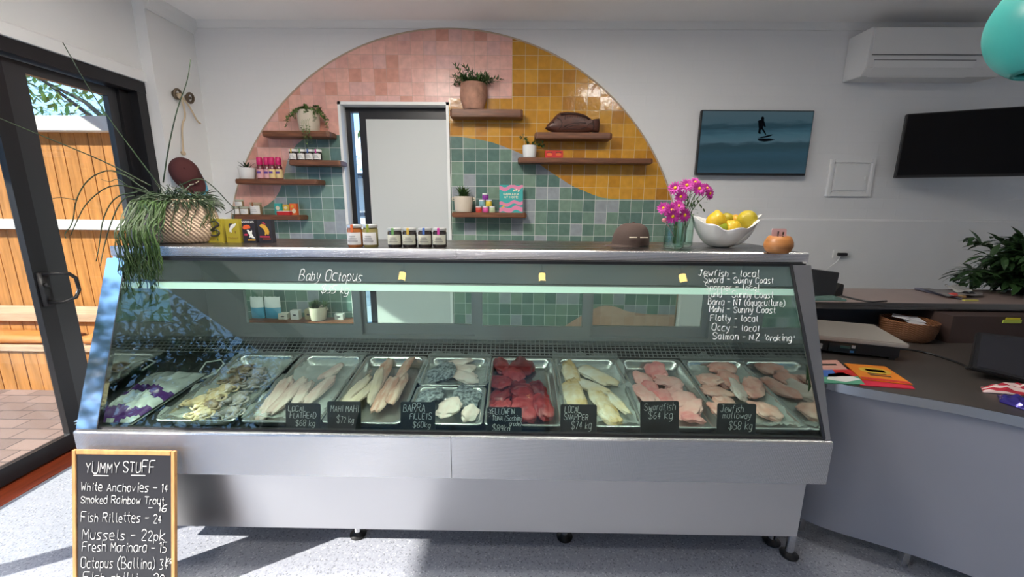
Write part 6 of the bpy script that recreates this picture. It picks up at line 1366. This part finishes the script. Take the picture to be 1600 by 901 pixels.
# device, laptop, papers, plant on the back desk
c = at_z(1290,462,BZ+.01); mo = thing('point_of_sale_screen', (1.52,2.2,BZ), 'black screen on a stand on the back desk beside the case end', 'screen')
YD = 2.28; TLp = [at_y(1267,420,YD),at_y(1312,426,YD+.03),at_y(1303,466,YD),at_y(1264,464,YD-.03)]
bm = nb(); a = [bm.verts.new(p) for p in TLp]; b_ = [bm.verts.new(p+Vector((.01,.025,0))) for p in TLp]; bm.faces.new(a); bm.faces.new(b_)
for i in range(4): bm.faces.new((a[i],a[(i+1)%4],b_[(i+1)%4],b_[i]))
place('screen_body', bm, BLACK, mo, bev=.003)
p = at_y(1308,452,YD+.04); bm = nb(); prism(bm, [(p.x-.03,BZ),(p.x+.03,BZ),(p.x+.03,p.z+.03),(p.x+.015,p.z+.035)], XZ(YD+.03), .05); place('stand', bm, BLACK, mo, bev=.003)
p = at_y(1285,466,YD-.04); bm = nb(); box(bm, p.x-.09, p.x+.09, YD-.10, YD+.03, BZ, BZ+.012); place('glass_base', bm, mat('teal_glass_base', (0.12,0.20,0.18), 0.15), mo, bev=.003)
bm = nb(); tube(bm, chaikin([Vector((at_y(1314,462,YD).x,YD,BZ+.01)),at_z(1340,468,BZ+.005),at_z(1362,472,BZ+.004),at_z(1372,471,BZ+.004),at_z(1385,470,BZ+.004)],2), .005, 6); tag(place('cable', bm, BLACK, smooth=True), 'black cable trailing over the back desk from the screen', 'cable')
for i, (pts, mt, lb_) in enumerate((([(1428,449),(1520,458),(1500,467),(1430,452)],mat('lavender_paper', (0.38,0.38,0.50), 0.6),'lavender paper at the bottom of the desk papers'),([(1440,450),(1535,457),(1536,461),(1480,462)],mat('grey_paper', (0.42,0.40,0.40), 0.6),'grey paper in the middle of the desk papers'),([(1476,444),(1500,446),(1525,456),(1490,455)],PAPERW,'white crumpled paper on top of the desk papers'))):
    P = [at_z(px,py,BZ+.006+.012*i) for px,py in pts]; bm = nb(); n = 8; g = {}
    for k in range(n+1):
        for j in range(n+1):
            q = P[0].lerp(P[1],k/n).lerp(P[3].lerp(P[2],k/n),j/n); q.z += .006*noise.noise(Vector((k*.6,j*.6,i*5)))*(1+i); g[k,j] = bm.verts.new(q)
    for k in range(n):
        for j in range(n): bm.faces.new((g[k,j],g[k+1,j],g[k+1,j+1],g[k,j+1]))
    bmesh.ops.solidify(bm, geom=bm.faces[:], thickness=.003); tag(place('paper_sheet', bm, mt, smooth=True), lb_, 'paper', 'papers on the back desk')
p = at_z(1489,461,BZ+.012); bm = nb(); blob(bm, p, .026, 1,.8,.6, sub=3, amp=.25, floor=BZ+.001); tag(place('red_wrapper', bm, mat('red_foil', (0.42,0.05,0.04), 0.4), smooth=True), 'small crumpled red wrapper among the desk papers', 'wrapper')
p = at_z(1503,463,BZ+.01); bm = nb(); blob(bm, p, .02, 1.2,.7,.5, sub=3, amp=.25, seed=3, floor=BZ+.001); tag(place('tan_wrapper', bm, mat('tan_foil', (0.40,0.24,0.08), 0.5), smooth=True), 'small crumpled tan wrapper beside the red one', 'wrapper')
p = at_z(1519,469,BZ+.004); bm = nb(); box(bm, p.x-.05, p.x+.03, p.y-.008, p.y+.008, BZ+.001, BZ+.008); tag(place('yellow_marker', bm, mat('pale_yellow', (0.55,0.52,0.12), 0.5), bev=.002), 'thin pale yellow marker on the desk in front of the papers', 'marker')
pc = at_y(1632,476,2.40); pc.z = BZ; dpz = thing('desk_plant', tuple(pc), 'big dark leafy plant in a black pot at the right end of the back desk', 'plant')
bm = nb(); potlathe(bm, pc, .13, .16, .10, .008); place('pot', bm, BLACK, dpz, smooth=True, autos=.8)
bm = nb(); rg = random.Random(31)
for k in range(260):
    a = rg.random()*2*PI; d = Vector((math.cos(a)-.1,math.sin(a),.2+rg.random()*1.7)).normalized(); p = pc+Vector((rg.gauss(0,.06),rg.gauss(0,.06),.08)); pts = [p]; n = 5+int(rg.random()*6)
    for q in range(n):
        d = (d+Vector((rg.gauss(0,.05),rg.gauss(0,.05),-.07))).normalized(); p = p+d*.036
        p.z = max(p.z, BZ+.03); pts.append(p.copy())
        for s_ in (-1,1): leaf(bm, p, d*.5+Vector((rg.gauss(0,.5)+s_*.7,rg.gauss(0,.7),rg.gauss(0,.4))), (0,0,1), .075+rg.random()*.05, .033, segs=3, droop=.3)
    tube(bm, pts, .003, 4)
place('foliage', bm, LEAFD, dpz)
# basket under the desk
p = at_z(1450,540,CZ); c = Vector((p.x,p.y+.125,CZ)); bk2 = thing('wicker_basket', tuple(c), 'round wicker basket of papers under the back desk', 'basket')
m = mat('wicker', (0.20,0.075,0.025), 0.6); b = m.node_tree.nodes['Principled BSDF']; t = N(m,'ShaderNodeTexCoord'); s = N(m,'ShaderNodeSeparateXYZ'); LK(m,t.outputs['Object'],s.inputs[0])
w_ = mth(m,'MULTIPLY', mth(m,'SINE', mth(m,'MULTIPLY', s.outputs['Z'], 600.0)), mth(m,'SINE', mth(m,'MULTIPLY', mth(m,'ARCTAN2', s.outputs['Y'], s.outputs['X']), 30.0)))
bp = N(m,'ShaderNodeBump'); bp.inputs['Strength'].default_value = .8; bp.inputs['Distance'].default_value = .006; LK(m,w_,bp.inputs['Height']); LK(m,bp.outputs[0],b.inputs['Normal'])
bm = nb(); lathe(bm, [(0,0),(.09,0),(.108,.02),(.118,.06),(.122,.105),(.116,.108),(.110,.06),(.09,.02),(0,.015)], c, 32); place('basket_body', bm, m, bk2, smooth=True, autos=1.0)
for i, (dx, dy, ang, tl_) in enumerate(((.02,-.03,.3,.35),(.035,.02,-.2,.2),(-.02,.03,.8,.1))):
    bm = nb(); vs = box(bm,-.045,.045,-.034,.034,0,.003); RM = Matrix.Translation(c+Vector((dx,dy,.088+.012*i))) @ Matrix.Rotation(ang,4,'Z') @ Matrix.Rotation(tl_,4,'X')
    for v in vs: v.co = RM @ v.co
    tag(place('receipt_paper', bm, mat('dim_paper', (0.45,0.45,0.47), 0.7)), ('pale folded receipt lying at the front of the basket','pale receipt in the middle of the basket','pale receipt at the back of the basket')[i], 'paper', 'receipts in the basket')
# brown board box with sticky notes, tablet terminal
a = at_y(1491,490,2.06); b_ = at_y(1600,548,2.06); bx = thing('brown_box', ((a.x+3.0)/2,2.12,CZ), 'dark brown box standing under the right of the back desk', 'box')
bm = nb(); box(bm, a.x, 3.05, 2.06, 2.30, CZ, BZ-.045); place('box_body', bm, mat('dark_brown_card', (0.055,0.033,0.028), 0.6), bx)
p = at_y(1581,501,2.058)
for mt, z0_, z1_, lb_ in ((mat('lime_note', (0.45,0.55,0.08), 0.6),p.z-.013,p.z+.004,'lime sticky tab'),(mat('yellow_note', (0.65,0.58,0.03), 0.6),p.z+.003,p.z+.016,'yellow sticky tab')):
    bm = nb(); box(bm, p.x-.045+(.012 if 'yellow' in lb_ else 0), p.x+.05-(.01 if 'yellow' in lb_ else 0), 2.0565, 2.0598, z0_, z1_); o = place('sticky_tab', bm, mt, bx); o['label'] = lb_
tb = thing('tablet_terminal', tuple(at_z(1580,590,CZ)), 'black tablet terminal propped on the counter at the right edge', 'tablet')
Pq = [at_y(1527,520,1.72),at_y(1640,533,1.66),at_y(1640,606,1.52),at_y(1516,577,1.60)]
zmin = CZ+.006; dzz = max(0,zmin-min(q.z for q in Pq)); Pq = [q+Vector((0,0,dzz)) for q in Pq]
nq = (Pq[1]-Pq[0]).cross(Pq[3]-Pq[0]).normalized(); nq = -nq if nq.y > 0 else nq
def quadslab(P_, off, th):
    bm = nb(); a = [bm.verts.new(q+nq*off) for q in P_]; b_ = [bm.verts.new(q+nq*(off-th)) for q in P_]; bm.faces.new(a); bm.faces.new(b_)
    for i in range(4): bm.faces.new((a[i],a[(i+1)%4],b_[(i+1)%4],b_[i]))
    return bm
place('tablet_body', quadslab(Pq,0,.02), BLACK, tb, bev=.004)
ctr = sum(Pq,Vector())/4; place('tablet_screen', quadslab([ctr+(q-ctr)*.86 for q in Pq],.001,.001), mat('tablet_glass', (0.02,0.02,0.025), 0.18), tb)
bm = nb(); q = ctr-nq*.02; prism(bm, [(q.y,q.z),(q.y+.10,CZ),(q.y+.02,CZ)], YZ(q.x-.04), .08); place('prop_stand', bm, BLACK, tb)
bm = nb(); tube(bm, chaikin([sf(.0,.15,.02),at_z(1440,548,CZ+.005),at_z(1480,560,CZ+.005),at_z(1512,572,CZ+.006),Vector((ctr.x-.1,ctr.y+.06,CZ+.01))],2), .005, 6); tag(place('power_cable', bm, BLACK, smooth=True), 'black cable running from the scale to the tablet terminal', 'cable')
# sweets bags at the right edge
STR = mat('striped_wrapper', (0.7,0.5,0.5), 0.25); b = STR.node_tree.nodes['Principled BSDF']; t = N(STR,'ShaderNodeTexCoord'); s = N(STR,'ShaderNodeSeparateXYZ'); LK(STR,t.outputs['Object'],s.inputs[0])
rp_ = N(STR,'ShaderNodeValToRGB'); rp_.color_ramp.interpolation = 'CONSTANT'; rp_.color_ramp.elements[0].color = (0.45,0.03,0.05,1); rp_.color_ramp.elements[1].color = (0.72,0.55,0.52,1); rp_.color_ramp.elements[1].position = .45
LK(STR, mth(STR,'FRACT', mth(STR,'ADD', mth(STR,'MULTIPLY', s.outputs['Y'], 40.0), mth(STR,'MULTIPLY', s.outputs['X'], 12.0))), rp_.inputs[0]); LK(STR, rp_.outputs[0], b.inputs['Base Color'])
def packet(pts, hgt, mt, label, name, seed):
    P = [at_z(px,py,CZ+.001) for px,py in pts]; bm = nb(); n = 22; G = []
    for s_ in (1,0):
        g = {}
        for k in range(n+1):
            for j in range(n+1):
                q = P[0].lerp(P[1],k/n).lerp(P[3].lerp(P[2],k/n),j/n); e = max(0,(1-abs(2*k/n-1)**4)*(1-abs(2*j/n-1)**2))
                if s_: q.z += .003+hgt*e*(0.8+.5*noise.noise(Vector((k*.35,j*.35,seed))))
                g[k,j] = bm.verts.new(q)
        G.append(g)
        for k in range(n):
            for j in range(n): bm.faces.new((g[k,j],g[k+1,j],g[k+1,j+1],g[k,j+1]))
    for k in range(n):
        for a,b_ in (((k,0),(k+1,0)),((k,n),(k+1,n)),((0,k),(0,k+1)),((n,k),(n,k+1))): bm.faces.new((G[0][a],G[0][b_],G[1][b_],G[1][a]))
    return tag(place(name, bm, mt, smooth=True), label, 'packet')
packet([(1532,605),(1650,604),(1650,622),(1536,613)],.03,STR,'red and white striped sweets packet at the right edge of the counter','sweets_packet',2)
packet([(1558,617),(1650,634),(1650,658),(1562,628)],.03,mat('violet_foil', (0.04,0.03,0.22), 0.15, 0.4, bump=.3, bscale=30),'shiny violet foil packet in front of the striped packet','foil_packet',5)
# green sprig tucked between the case end and the counter
sp = at_y(1272,598,1.60); spg = thing('green_sprig', (1.215,1.60,CZ), 'sprig of long green leaves tucked between the case end and the counter', 'plant')
bm = nb(); 
for (pa, pb, w_, yy) in (((1272,545),(1268,645),.045,1.50),((1276,560),(1277,620),.03,1.515),((1259,456),(1267,478),.012,1.585),((1255,533),(1268,545),.018,1.52),((1268,540),(1262,600),.03,1.505)):
    A_ = at_y(*pa,yy); B_ = at_y(*pb,yy); leaf(bm, A_, B_-A_, (0.2,-1,.1), (B_-A_).length, w_, .2, 5, .05)
place('leaves', bm, LEAFM, spg)
bm = nb(); tube(bm, chaikin([Vector((1.205,1.62,CZ+.02)),at_y(1273,560,1.55),at_y(1272,535,1.55),at_y(1266,475,1.60)],2), .003, 5); place('stem', bm, STEMG, spg)
